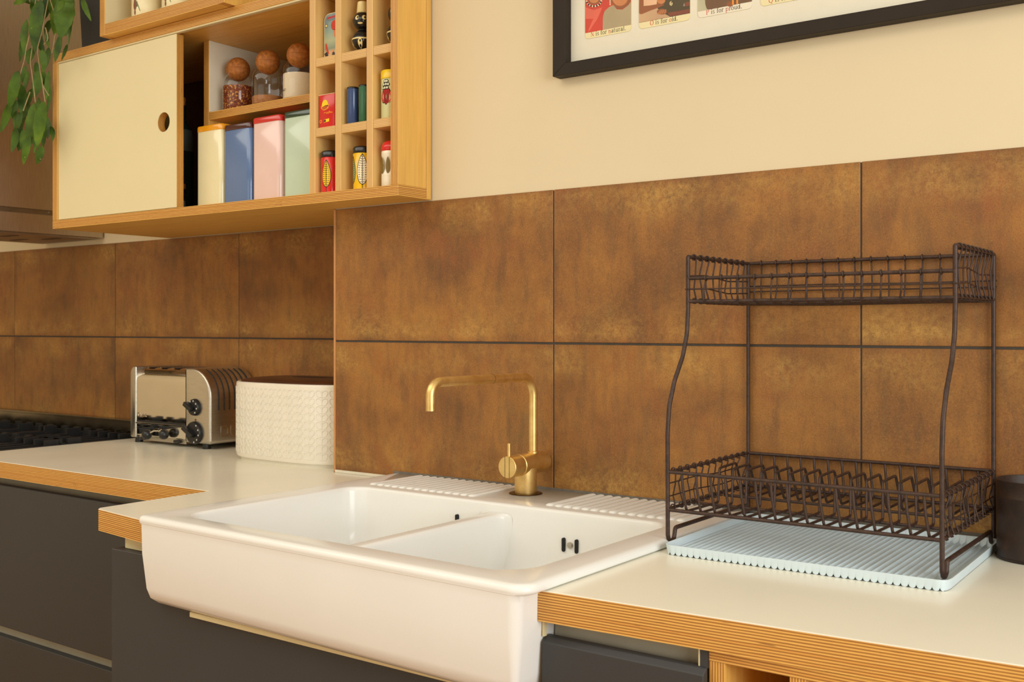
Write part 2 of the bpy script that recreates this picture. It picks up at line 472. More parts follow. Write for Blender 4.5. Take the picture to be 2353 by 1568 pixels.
# right run
YR = -.622
u = thing('base_cabinet', 'dark grey drawer unit with chamfered top edge right of the sink', 'cabinet', (.5, -.3, 0))
pts = [(YR, .10), (YR, .8325), (YR+.008, .8388), (YR+.019, .8388), (YR+.019, .10)]
obj('drawer_front', prism(pts, .3990, .6240, .001, axis='x', seg=1), M_GREY, u, smooth=False)
obj('grip_channel', box(.3995, .6135, YR+.030, YR+.036, .79, .8595), M_GREIGE, u, smooth=False)
obj('end_cap', box(.3990, .4020, YR+.0015, YR+.0075, .8392, .8595), M_CREAMEDGE, u, smooth=False)
obj('channel_edge', box(.6128, .6143, YR+.0105, YR+.036, .8392, .8595), M_CREAMEDGE, u, smooth=False)
obj('side_panel', box(.6145, .6240, YR+.0110, -.05, .08, .8598), M_GREY, u, smooth=False)
obj('carcass', box(.3990, .6120, YR+.037, -.05, .08, .8598), M_GREY, u, smooth=False)
obj('plinth', box(.3985, .6155, YR+.07, YR+.085, 0, .08), M_GREY, u, smooth=False)
YP = -.608
u = thing('shelf_unit', 'open plywood shelf unit under the right worktop', 'shelf', (.85, -.3, 0))
obj('top_rail', box(.6246, 1.4, YP, -.05, .8465, .8596), M_PLYZ, u, smooth=False)
obj('side_panel', box(.6246, .6440, YP, -.05, .06, .8463), M_PLYX, u, smooth=False)
obj('divider', box(.7215, .7410, YP+.001, -.05, .06, .8463), M_PLYX, u, smooth=False)
obj('divider', box(.95, .970, YP+.001, -.05, .06, .8463), M_PLYX, u, smooth=False)
obj('base_board', box(.6246, 1.4, YP+.002, -.05, .04, .06), M_PLYZ, u, smooth=False)
obj('back_panel', box(.6246, 1.4, -.049, -.04, .04, .8596), M_BLACK, u, smooth=False)

# ------------------------------------------------------------------ plywood wall cabinet
YC = -.1053
XL, XR, ZB, ZTOP = -1.594, -.3135, 1.504, 1.984
cab = thing('wall_cabinet', 'plywood wall cabinet with a sliding cream door and pigeonholes', 'cabinet', (-.95, .1, ZB))
def cb(name, a, m): return obj(name, box(*a, .0008, 1), m, cab, smooth=False)
bm = box(XL, XR, YC, -.0012, ZB, ZB+.0225, .0008, 1); box(XL, -.607, -.0012, .2735, ZB, ZB+.0225, into=bm)
obj('bottom_board', bm, M_PLYZ, cab, smooth=False)
bm = box(XL, XR, YC, -.0012, ZTOP-.0225, ZTOP, .0008, 1); box(XL, -.607, -.0012, .2735, ZTOP-.0225, ZTOP, into=bm)
obj('top_board', bm, M_PLYZ, cab, smooth=False)
cb('side_panel', (XL, XL+.0225, YC, .2735, ZB+.0227, ZTOP-.0227), M_PLYX)
cb('side_panel', (XR-.0215, XR, YC, -.016, ZB+.0227, ZTOP-.0227), M_PLYX)
cb('mounting_strip', (XR-.0213, XR+.0005, -.0155, -.0012, ZB+.0008, ZTOP+.3), M_PLYX)
cb('back_panel', (XL+.023, -.608, .2665, .2735, ZB+.0227, ZTOP-.0227), plain('dark_back_board', srgb(92, 56, 26), .7))
cb('back_panel', (-.6008, XR-.022, -.0052, -.0012, ZB+.0227, ZTOP-.0227), M_PALEY)
cb('door_track', (XL+.023, -.5795, YC+.001, YC+.012, ZTOP-.0268, ZTOP-.0227), M_CREAMEDGE)
# sliding door with a finger hole
DX0, DX1, DZ0, DZ1, DY = -1.5705, -1.0500, 1.5285, 1.9565, YC+.004
def holed(x0, x1, z0, z1, cx, cz, r, y0, y1, n=32):
    bm = BM(); L = []
    for y in (y0, y1):
        o_ = []
        for k in range(n):
            a = 2*PI*k/n; c, s_ = math.cos(a), math.sin(a)
            tx = ((x1-cx) if c > 0 else (cx-x0))/max(abs(c), 1e-6); tz = ((z1-cz) if s_ > 0 else (cz-z0))/max(abs(s_), 1e-6)
            t_ = min(tx, tz); o_.append((cx+c*t_, y, cz+s_*t_))
        for (X, Z) in ((x0, z0), (x1, z0), (x0, z1), (x1, z1)):
            k = min(range(n), key=lambda i: (o_[i][0]-X)**2+(o_[i][2]-Z)**2); o_[k] = (X, y, Z)
        L.append([bm.verts.new(p) for p in o_]); L.append([bm.verts.new((cx+r*math.cos(2*PI*k/n), y, cz+r*math.sin(2*PI*k/n))) for k in range(n)])
    oa, ia, ob, ib = L
    for k in range(n):
        j = (k+1) % n
        bm.faces.new((oa[k], oa[j], ia[j], ia[k])); bm.faces.new((ob[k], ib[k], ib[j], ob[j]))
        bm.faces.new((oa[k], ob[k], ob[j], oa[j])); bm.faces.new((ia[k], ia[j], ib[j], ib[k]))
    bmesh.ops.recalc_face_normals(bm, faces=bm.faces[:]); return bm
door = obj('sliding_door', holed(DX0, DX1, DZ0, DZ1, -1.1015, 1.7441, .0245, DY+.0012, DY+.0205), M_PLYY, cab, smooth=False)
obj('laminate_face', holed(DX0, DX1-.0006, DZ0, DZ1, -1.1015, 1.7441, .0245, DY, DY+.0013), M_DOOR, door, smooth=False)
# inner divider and shelf, set back
cb('divider', (-1.0715, -1.0512, -.0030, .2660, ZB+.0227, ZTOP-.0227), M_PLYX)
cb('divider_lining', (-1.0510, -1.0490, -.0025, .2660, 1.7800, ZTOP-.0227), plain('lining_cream', (.78, .72, .56), .6, var=.01))
cb('shelf', (-1.0488, -.6080, -.0035, .2660, 1.7587, 1.7787), M_PLYZ)
# pigeonholes
YG = -.1010
v1 = (-.5800, -.5620); v2 = (-.5005, -.4830); v3 = (-.4075, -.3895)
s1, s2 = (1.8040, 1.8225), (1.6505, 1.6690)
for a, b in (v1, v2, v3):
    cb('upright', (a, b, YG, -.0055, ZB+.0227, ZTOP-.0227), M_PALEX)
for a, b in ((v1[1], v2[0]), (v2[1], v3[0]), (v3[1], XR-.0217)):
    for z0, z1 in (s1, s2):
        cb('pigeonhole_shelf', (a+.0002, b-.0002, YG+.001, -.0055, z0, z1), M_PALEZ)

# upper plywood box standing on the wall cabinet
YU = -.136
UX0, UX1, UZ = -1.322, -.826, 1.9848
ub = thing('plywood_box', 'open plywood box shelf standing on the wall cabinet', 'shelf', (-1.07, .06, UZ))
def ubx(name, a, m): return obj(name, box(*a, .0008, 1), m, ub, smooth=False)
ubx('bottom_board', (UX0+.0215, UX1-.0210, YU, .22, UZ, UZ+.0290), M_PLYZ)
ubx('side_panel', (UX0, UX0+.0212, YU, .22, UZ, 2.30), M_PLYX)
ubx('side_panel', (UX1-.0208, UX1, YU, .22, UZ, 2.30), M_PLYX)
ubx('top_board', (UX0, UX1, YU, .22, 2.3002, 2.3230), M_PLYZ)
ubx('back_panel', (UX0+.0215, UX1-.0210, .21, .22, UZ+.0292, 2.2998), M_DOOR)

# ------------------------------------------------------------------ sink
def build_sink():
    t = thing('double_sink', 'white fireclay double bowl sink with ribbed drainers behind', 'sink', (0, -.33, .76))
    N = 8
    def R(x0, x1, y0, y1, r, z): return [(x, y, z) for x, y in rrect(x0, x1, y0, y1, r, N)]
    ox0, ox1, oy0, oy1 = -.4190, .4125, -.6640, -.0035
    rad = (.016, .030, .004, .004)
    def O(ins, z, ry=None): return R(ox0+ins, ox1-ins, oy0+(ins*.9 if ry is None else ins*ry), oy1-min(ins, .001), [max(q-ins, .004) for q in rad], z)
    zt = .9135
    outer = [O(.013, zt), O(.0085, zt-.0003), O(.0050, zt-.0013), O(.0022, zt-.0032), O(.0006, zt-.0060), O(0, zt-.0095), O(.0010, zt-.0118), O(.0040, zt-.0131, .22), O(.0105, zt-.0132, .11), O(.0135, zt-.0140, .10), O(.0142, zt-.024, .09), O(.0150, .85, .13), O(.0205, .790, .34), O(.0240, .774, .50), O(.031, .7645, .75), O(.046, .7620, .8)]
    bm = loft(outer, cap0=False, cap1=True)
    bx0, bx1, by0, by1 = -.352, .356, -.612, -.1900
    br = (.052, .052, .040, .040)
    def B(ins, z, q_=.3): return R(bx0+ins, bx1-ins, by0+ins, by1-ins, [max(q-ins*q_, .012) for q in br], z)
    o_ring = [bm.verts.new(p) for p in O(.013, zt)]
    i_ring = [bm.verts.new(p) for p in B(-.005, zt)]
    es = []
    for rg in (o_ring, i_ring):
        for k in range(len(rg)): es.append(bm.edges.new((rg[k], rg[(k+1) % len(rg)])))
    bmesh.ops.triangle_fill(bm, edges=es, use_beauty=True)
    L = [B(-.005, zt), B(-.0025, zt-.0006), B(-.0006, zt-.0022), B(.0006, zt-.0050), B(.0014, zt-.010), B(.0050, .83), B(.010, .798), B(.020, .783), B(.036, .7760), B(.075, .7745)]
    loft(L, cap0=False, cap1=True, into=bm)
    bmesh.ops.remove_doubles(bm, verts=bm.verts[:], dist=.00004)
    bmesh.ops.recalc_face_normals(bm, faces=bm.faces[:])
    for v in bm.verts:                # the apron runs a little skew
        if v.co.y < -.60: v.co.y -= .030*v.co.x*min(1, (-.60-v.co.y)/.03)
    obj('basin', bm, M_CERAMIC, t, ang=60)
    # low dividing wall, flared where it meets the front and back
    dL, dR, fl = -.0130, .0185, .022
    ya, yb_ = by0+.003, by1-.003
    def side(x, sg, y0, y1):
        pts = [(x+sg*fl*(1-math.sin(a)), y0+fl*(1-math.cos(a))) for a in [PI/2*k/5 for k in range(6)]]
        pts += [(x+sg*fl*(1-math.cos(a)), y1-fl*(1-math.sin(a))) for a in [PI/2*k/5 for k in range(6)]]
        return pts
    Rr = side(dR, 1, ya, yb_); Ll = side(dL, -1, ya, yb_)[::-1]
    plan = Rr+Ll
    cxm = (dL+dR)/2
    def W(k, z): return [(cxm+(x-cxm)*k, y, z) for x, y in plan]
    zd = .8965
    obj('bowl_divider', loft([W(1.25, .7755), W(1.05, .785), W(1.0, zd-.009), W(.96, zd-.005), W(.86, zd-.002), W(.70, zd-.0004), W(.45, zd)]), M_CERAMIC, t, ang=60)
    # moulded ribs of the two drainers
    def rib(x, y0, y1):
        n = 10; sec = []
        L = [(y0, .10), (y0+.0015, .55), (y0+.004, .85), (y0+.009, 1), (y0+.020, .92), (y1-.012, .80), (y1, .7)]
        rings = []
        for y, s_ in L:
            rings.append([(x+.0082*s_**.6*math.cos(PI-PI*k/(n-1)), y, zt-.0006+.0042*s_*math.sin(PI*k/(n-1))) for k in range(n)])
        return loft(rings)
    src = None
    xs = [-.338+.0196*k for k in range(14)]+[.0950+.0186*k for k in range(15)]
    for x in xs:
        if src is None: src = obj('drainer_rib', rib(x, -.160, -.006), M_CERAMIC, t, ang=80); x00 = x
        else: inst(src, t, (x-x00, 0, 0))
    slotm = plain('overflow_dark', (.004, .004, .004), .7)
    yb = by1-.0058
    def slot(x, z): return prism(rrect(x-.0031, x+.0031, z-.0120, z+.0120, .0030, 5), yb-.0012, yb+.006, axis='y')
    obj('overflow_slot', slot(.152, .8560), slotm, t, smooth=False); obj('overflow_slot', slot(.1785, .8560), slotm, t, smooth=False)
    obj('overflow_screw', lathe([(0, -.002), (.0045, -.0015), (.0055, 0), (.0055, .004)], .1655, yb-.001, .8565, 14, axis='y'), M_STEEL, t)
    obj('overflow_slot', slot(-.0855, .872), slotm, t, smooth=False)
    for cx in (-.18, .19):
        obj('drain', lathe([(0, .001), (.012, .001), (.034, .0022), (.038, .0005)], cx, -.40, .774, 24), M_CHROME, t)
    return t
build_sink()

# ------------------------------------------------------------------ tap
def build_tap():
    fx, fy = -.0168, -.0705
    t = thing('kitchen_tap', 'aged brass swivel tap with side knob on the white sink', 'tap', (fx, fy, .9137))
    z0 = .9137
    obj('base_ring', lathe([(.0235, 0), (.031, 0), (.0325, .0006), (.031, .0016), (.0225, .0016)], fx, fy, z0, 36), plain('dark_brass_ring', (.16, .10, .035), .35, metal=1), t)
    obj('pedestal', lathe([(0, .0016), (.0212, .0016), (.0215, .0024), (.0215, .050), (0, .050)], fx, fy, z0, 36), M_BRASS, t)
    zc = .9700
    def ycyl(r, a, b, c=.0008): return lathe([(0, 0), (r-c, 0), (r, c), (r, b-a-c), (r-c, b-a), (0, b-a)], fx, a, zc, 36, axis='y')
    obj('body', ycyl(.0205, -.0955, -.0120, .0015), M_BRASS, t)
    k = obj('control_knob', ycyl(.0205, -.1310, -.0961), M_BRASS, t)
    dk = plain('groove_dark', (.05, .028, .008), .6)
    bm = box(fx-.0055, fx-.0047, -.1313, -.1306, zc-.0197, zc+.0197); obj('groove', bm, dk, k, smooth=False)
    bm = box(fx+.0047, fx+.0055, -.1313, -.1306, zc-.0197, zc+.0197); obj('groove', bm, dk, k, smooth=False)
    obj('lever', lathe([(0, 0), (.0034, 0), (.0034, .0255), (.0028, .0262), (0, .0262)], fx, -.1245, zc+.0185, 16), M_BRASS, k)
    py = -.0455
    obj('pipe_collar', lathe([(0, 0), (.0105, 0), (.0105, .004), (.009, .005), (0, .005)], fx, py, zc+.0185, 24), M_BRASS, t)
    zt = 1.1370
    pts = fillet([(fx, py, zc+.019), (fx, py, zt), (fx, -.3507, zt+.001), (fx, -.3507, 1.0895)], [0, .036, .045, 0], 10)
    s = obj('spout', tube(pts, .0086, 20), M_BRASS, t, ang=50)
    obj('spout_seam', tube([(fx, -.1772, zt+.0005), (fx, -.1780, zt+.0005)], .00885, 20), dk, s)
    obj('outlet', lathe([(.0086, .0002), (.0072, -.0004), (.0066, .002), (.0066, .006)], fx, -.3507, 1.0893, 20), dk, s)
build_tap()

# ------------------------------------------------------------------ cooker and hood
def build_cooker():
    x0, x1, y0, y1, zt = -2.66, -1.640, -.330, .262, .8740
    t = thing('range_cooker', 'black and steel range cooker with cast iron pan supports', 'cooker', (-2.15, 0, 0))
    obj('body', box(x0, x1, y0, y1, .08, zt-.006), M_BLACK, t, smooth=False)
    obj('hob_plate', box(x0, x1, y0, y1, zt-.0058, zt, .001, 1), steel('dark_hob_steel', (.10, .085, .065), .3), t, smooth=False)
    bm = box(x0, x1, .240, .262, zt, .9445); box(x0, x1, .234, .2398, .938, .9445, .001, 1, into=bm)
    obj('upstand', bm, steel('upstand_steel', (.30, .26, .19), .22), t, smooth=False)
    for gx in (-2.49, -2.21, -1.93, -1.705):
        w = .127 if gx < -1.8 else .052
        s = obj('pan_support', BM(), M_IRON, t, smooth=False)
        bm = BM()
        for yy in (-.28, -.04, .195): box(gx-w, gx+w, yy-.005, yy+.005, .888, .900, into=bm)
        for xx in (gx-w, gx, gx+w):
            box(xx-.005, xx+.005, -.28, .195, .888, .900, into=bm)
        for xx in (gx-w, gx, gx+w):
            for yy in (-.28, -.04, .195):
                for d in ((-1, 0), (1, 0), (0, -1), (0, 1)):
                    if d[0]:
                        a, b = sorted((xx+d[0]*.014, xx+d[0]*.046))
                        if a < gx-w-.002 or b > gx+w+.002: continue
                        prism([(a, .896), (b, .896), (b-.003*max(d[0], 0), .9150), (a-.003*min(d[0], 0), .9150)], yy-.0045, yy+.0045, axis='y', into=bm)
                    else:
                        a, b = sorted((yy+d[1]*.014, yy+d[1]*.055))
                        if a < -.285 or b > .2: continue
                        prism([(a, .896), (b, .896), (b, .9150), (a, .9150)], xx-.0045, xx+.0045, axis='x', into=bm)
                box(xx-.007, xx+.007, yy-.007, yy+.007, zt+.0002, .903, into=bm)
        bm.transform(Matrix.Translation(-world_loc(t))); bm.to_mesh(s.data); bm.free()
        s['kind'] = 'thing'; del s['kind']
    for bx_ in (-2.35, -2.07, -1.80):
        for by in (-.16, .08):
            obj('burner', lathe([(0, .020), (.026, .020), (.030, .016), (.034, .016), (.034, .010), (.043, .008), (.043, 0)], bx_, by, zt, 24), M_IRON, t)
build_cooker()

def build_hood():
    t = thing('extractor_hood', 'brushed steel extractor hood left of the plywood cabinet', 'hood', (-2.11, .08, 1.5165))
    x0, x1 = -2.283, -1.937
    zb = 1.5165
    obj('canopy', box(x0, x1, -.20, .2735, zb+.004, 1.5795, .0012, 1), M_HOOD, t, smooth=False)
    obj('shadow_gap', box(x0+.004, x1-.004, -.196, .2735, 1.5797, 1.5935), steel('hood_gap_steel', (.28, .24, .19), .4), t, smooth=False)
    obj('chimney', box(x0, x1-.0005, -.20, .2735, 1.5937, 2.695, .0012, 1), M_HOOD, t, smooth=False)
    f = obj('filter_panel', box(x0+.012, x1-.012, -.19, .262, zb, zb+.0038), steel('filter_steel', (.42, .38, .32), .35), t, smooth=False)
    for cx, cy in ((-2.05, .02), (-2.17, .12), (-2.05, .16), (-2.17, -.06)):
        obj('filter_vent', prism(rrect(cx-.045, cx+.045, cy-.014, cy+.014, .013, 5), zb-.0006, zb+.001), M_BLACK, f, smooth=False)
    obj('screw', lathe([(0, -.0015), (.003, -.001), (.003, 0)], x1+.0008, .085, 1.587, 10, axis='y'), M_CHROME, t)
build_hood()

# ------------------------------------------------------------------ toaster
def build_toaster():
    t = thing('toaster', 'polished steel four slot toaster with black knobs and side vents', 'toaster', (-1.37, .19, .9))
    yf, yb, z0, zt = .1100, .2660, .9150, 1.1200
    # polished middle, profile in y-z
    def prof(ins=0, r=.040):
        return rrect(yf+ins, yb-ins, z0+.006+ins, zt-.004-ins, (.004, .004, r, r), 6)
    body = obj('polished_shell', prism(prof(), -1.5215, -1.2945, axis='x'), M_CHROME, t, ang=25)
    # end castings, profile in x-z, edges rounded
    def end(x0, x1, rl, rr, name):
        pts = rrect(x0, x1, z0, zt, (.006 if rl > .02 else .003, .010 if rr > .02 else .003, rr, rl), 8)
        return obj(name, prism(pts, yf-.003, yb+.002, .0065 if rr > .02 else .004, axis='y', seg=3), M_STEEL, t, ang=50)
    end(-1.5475, -1.5206, .0215, .003, 'end_casting')
    e = end(-1.2946, -1.1860, .003, .078, 'end_casting')
    # vents wrap over the rounded shoulder of the right casting
    cx, cz, rr = -1.1860-.078, zt-.078, .078
    dk = plain('vent_dark', (.012, .011, .010), .6)
    vy = [.135+.0185*k for k in range(7)]
    src = None
    for y in vy:
        pts = [(cx+(rr+.0003)*math.sin(a), y, cz+(rr+.0003)*math.cos(a)) for a in [PI/2*(.22+.78*k/10) for k in range(11)]]+[(cx+rr+.0003, y, z) for z in (cz-.015, cz-.036)]
        if src is None: src = obj('vent_slot', tube(pts, .0019, 6), dk, e); y00 = y
        else: inst(src, e, (0, y-y00, 0))
    # maker's name pressed into the casting
    def letters(txt, size, loc, rot, mat, par, name, ext=.0006):
        return text_mesh(txt, size, loc, Euler(rot), mat, par, name, ext)
    letters('DUALIT', .045, (-1.1858, .1390, .9330), (PI/2, 0, PI/2), steel('letter_steel', (.70, .66, .58), .25), e, 'raised_lettering')
    letters('Dualit', .017, (-1.5150, yf-.0006, .9760), (PI/2, 0, 0), steel('logo_steel', (.50, .42, .32), .3), body, 'raised_logo', .0008)
    # lower front: crumb slot, plate, levers
    obj('crumb_slot', box(-1.520, -1.296, yf-.0006, yf+.004, .9600, .9660), dk, t, smooth=False)
    obj('lower_trim', box(-1.5212, -1.2948, yf-.0030, yf+.002, .9555, .9598, .0006, 1), M_CHROME, t)
    obj('lever_slot', box(-1.4135, -1.4105, yf-.0006, yf+.002, .9230, .9520), dk, t, smooth=False)
    for sx, tip in ((-1, (-1.4480, .0935, .9285)), (1, (-1.3700, .0935, .9335))):
        l = obj('lever', tube([(-1.4120, yf+.001, .9400), (-1.4120+sx*.010, yf-.012, .9400), tip], .0022, 8), M_CHROME, t)
        obj('lever_ball', lathe([(0, -.0145), (.008, -.0122), (.0128, -.007), (.0145, 0), (.0128, .007), (.008, .0122), (0, .0145)], tip[0], tip[1], tip[2], 18), M_BLACK, l)
    for cz_, r, nm in ((1.0140, .0235, 'selector_knob'), (.9445, .0315, 'timer_knob')):
        k = obj(nm, lathe([(0, -.009), (r-.003, -.009), (r-.0015, -.0075), (r, 0), (r, .002)], -1.2480, yf-.005, cz_, 32, axis='y'), M_BLACK, t)
        a = -.9 if nm == 'selector_knob' else -1.3
        bm = box(-r*.95, r*.5, -.0075, .0075, -.006, .006, .002, 2)
        bm.transform(Matrix.Translation((-1.2480-.004, yf-.020, cz_)) @ Matrix.Rotation(.5, 4, 'Y') @ Matrix.Scale(1.0, 4))
        obj('grip', bm, M_BLACK, k)
        wm = plain('white_print', (.75, .73, .68), .6)
        for q in range(6 if nm == 'selector_knob' else 5):
            aa = a+q*(.75 if nm == 'selector_knob' else .55)
            px_, pz_ = -1.2480+(r-.0055)*math.cos(aa), cz_+(r-.0055)*math.sin(aa)
            obj('dial_mark', box(px_-.0015, px_+.0015, yf-.0146, yf-.0139, pz_-.002, pz_+.002), wm, k, smooth=False)
    obj('indicator_lamp', lathe([(0, -.002), (.0025, -.0015), (.0028, 0)], -1.2480, yf-.0032, .9795, 12, axis='y'), paint('amber_lens', 120, 60, 20), t)
    for x in (-1.490, -1.432, -1.374, -1.316):
        obj('bread_slot', box(x-.0125, x+.0125, yf+.028, yb-.018, zt-.0045, zt-.0036), dk, t, smooth=False)
        obj('slot_guard', tube([(x-.013, yf+.027, zt-.003), (x-.013, yb-.018, zt-.003)], .0012, 6), M_STEEL, t)
    for x in (-1.531, -1.225):
        for y in (yf+.016, yb-.016):
            obj('foot', lathe([(0, 0), (.011, 0), (.012, .002), (.010, .016), (0, .016)], x, y, .9, 16), M_BLACK, t)
    obj('base_plate', box(-1.515, -1.30, yf+.006, yb-.006, .9085, .9205), M_STEEL, t, smooth=False)
    for x in (-1.490, -1.335):
        obj('tray_catch', box(x-.012, x+.012, yf-.004, yf+.006, .9095, .9185, .003, 2), M_BLACK, t)
build_toaster()

# ------------------------------------------------------------------ bread bin
def build_bin():
    cx, cy, a, b = -.8180, .1330, .2080, .1280
    t = thing('bread_bin', 'cream oval bread bin with raised leaf pattern and dark wooden lid', 'bread bin', (cx, cy, .9))
    N = 96; ex = 2/3.1
    def ring(k, z):
        out = []
        for i in range(N):
            th = 2*PI*i/N; c, s_ = math.cos(th), math.sin(th)
            out.append((cx+(a-k)*math.copysign(abs(c)**ex, c), cy+(b-k)*math.copysign(abs(s_)**ex, s_), z))
        return out
    zt = 1.0965
    rings = [ring(.010, .9), ring(.0085, .9045), ring(.0085, .907), ring(.002, .909), ring(0, .914), ring(0, zt-.006), ring(.0008, zt-.002), ring(.003, zt), ring(.0055, zt), ring(.0075, zt-.002), ring(.0078, zt-.03)]
    obj('pot_body', loft(rings, cap0=True, cap1=True), M_BIN, t, ang=50)
    lid = [ring(.0080, zt-.012), ring(.0080, zt-.003), ring(.0125, zt+.0035), ring(.030, zt+.0075), ring(.06, zt+.0100), ring(.09, zt+.0108)]
    l = obj('lid', loft(lid), plain('dark_walnut', srgb(74, 40, 22), .4, var=.25, scale=14), t, ang=50)
    hollow = [(cx+.070*math.cos(2*PI*k/28)+.01, cy+.022*math.sin(2*PI*k/28)-.01, zt+.0106) for k in range(28)]
    obj('finger_hollow', loft([[(x, y, z+.0004) for x, y, z in hollow], [(x, y, z+.0006) for x, y, z in hollow]]), plain('walnut_dark', srgb(38, 20, 12), .6), l)
    # leaf relief: arc-length samples round the front
    dense = []
    M = 1600
    for i in range(M+1):
        th = PI*.93+PI*1.14*i/M; c, s_ = math.cos(th), math.sin(th)
        dense.append(Vector((cx+a*math.copysign(abs(c)**ex, c), cy+b*math.copysign(abs(s_)**ex, s_), 0)))
    acc = [0]
    for p, q in zip(dense, dense[1:]): acc.append(acc[-1]+(q-p).length)
    def at(s_):
        import bisect
        i = min(max(bisect.bisect_left(acc, s_), 1), M-1)
        tn = (dense[i+1]-dense[i-1]).normalized(); return dense[i], tn, Vector((tn.y, -tn.x, 0))
    bm = BM(); stems = BM()
    pitch, n_col = .0335, int(acc[-1]/.0335)
    Z = Vector((0, 0, 1))
    for c_ in range(n_col):
        s_ = (c_+.5)*pitch
        p, tn, nn = at(s_)
        tube([p+Z*.918+nn*.0004, p+Z*1.084+nn*.0004], .0009, 5, into=stems)
        for r_ in range(9):
            zb = .9195+r_*.0185
            for sd in (-1, 1):
                # a raised rim in the outline of a leaf
                pts = []
                for q in range(13):
                    u = q/12; ang = 2*PI*u
                    lx = sd*(.0070+.0068*math.cos(ang+PI)); lz = .0075+.0068*math.cos(ang+PI)+.0046*math.sin(ang)
                    lx2 = sd*(.0070+.0062*math.cos(ang+PI)-.0046*math.sin(ang))
                    P, T_, N_ = at(s_+lx2); pts.append(P+Z*(zb+lz)+N_*.0003)
                tube(pts[:-1], .0008, 4, into=bm, closed=True)
    o = obj('leaf_relief', bm, M_BIN, t, ang=70); o['kind'] = 'stuff'
    o = obj('stem_relief', stems, M_BIN, t, ang=70); o['kind'] = 'stuff'
build_bin()

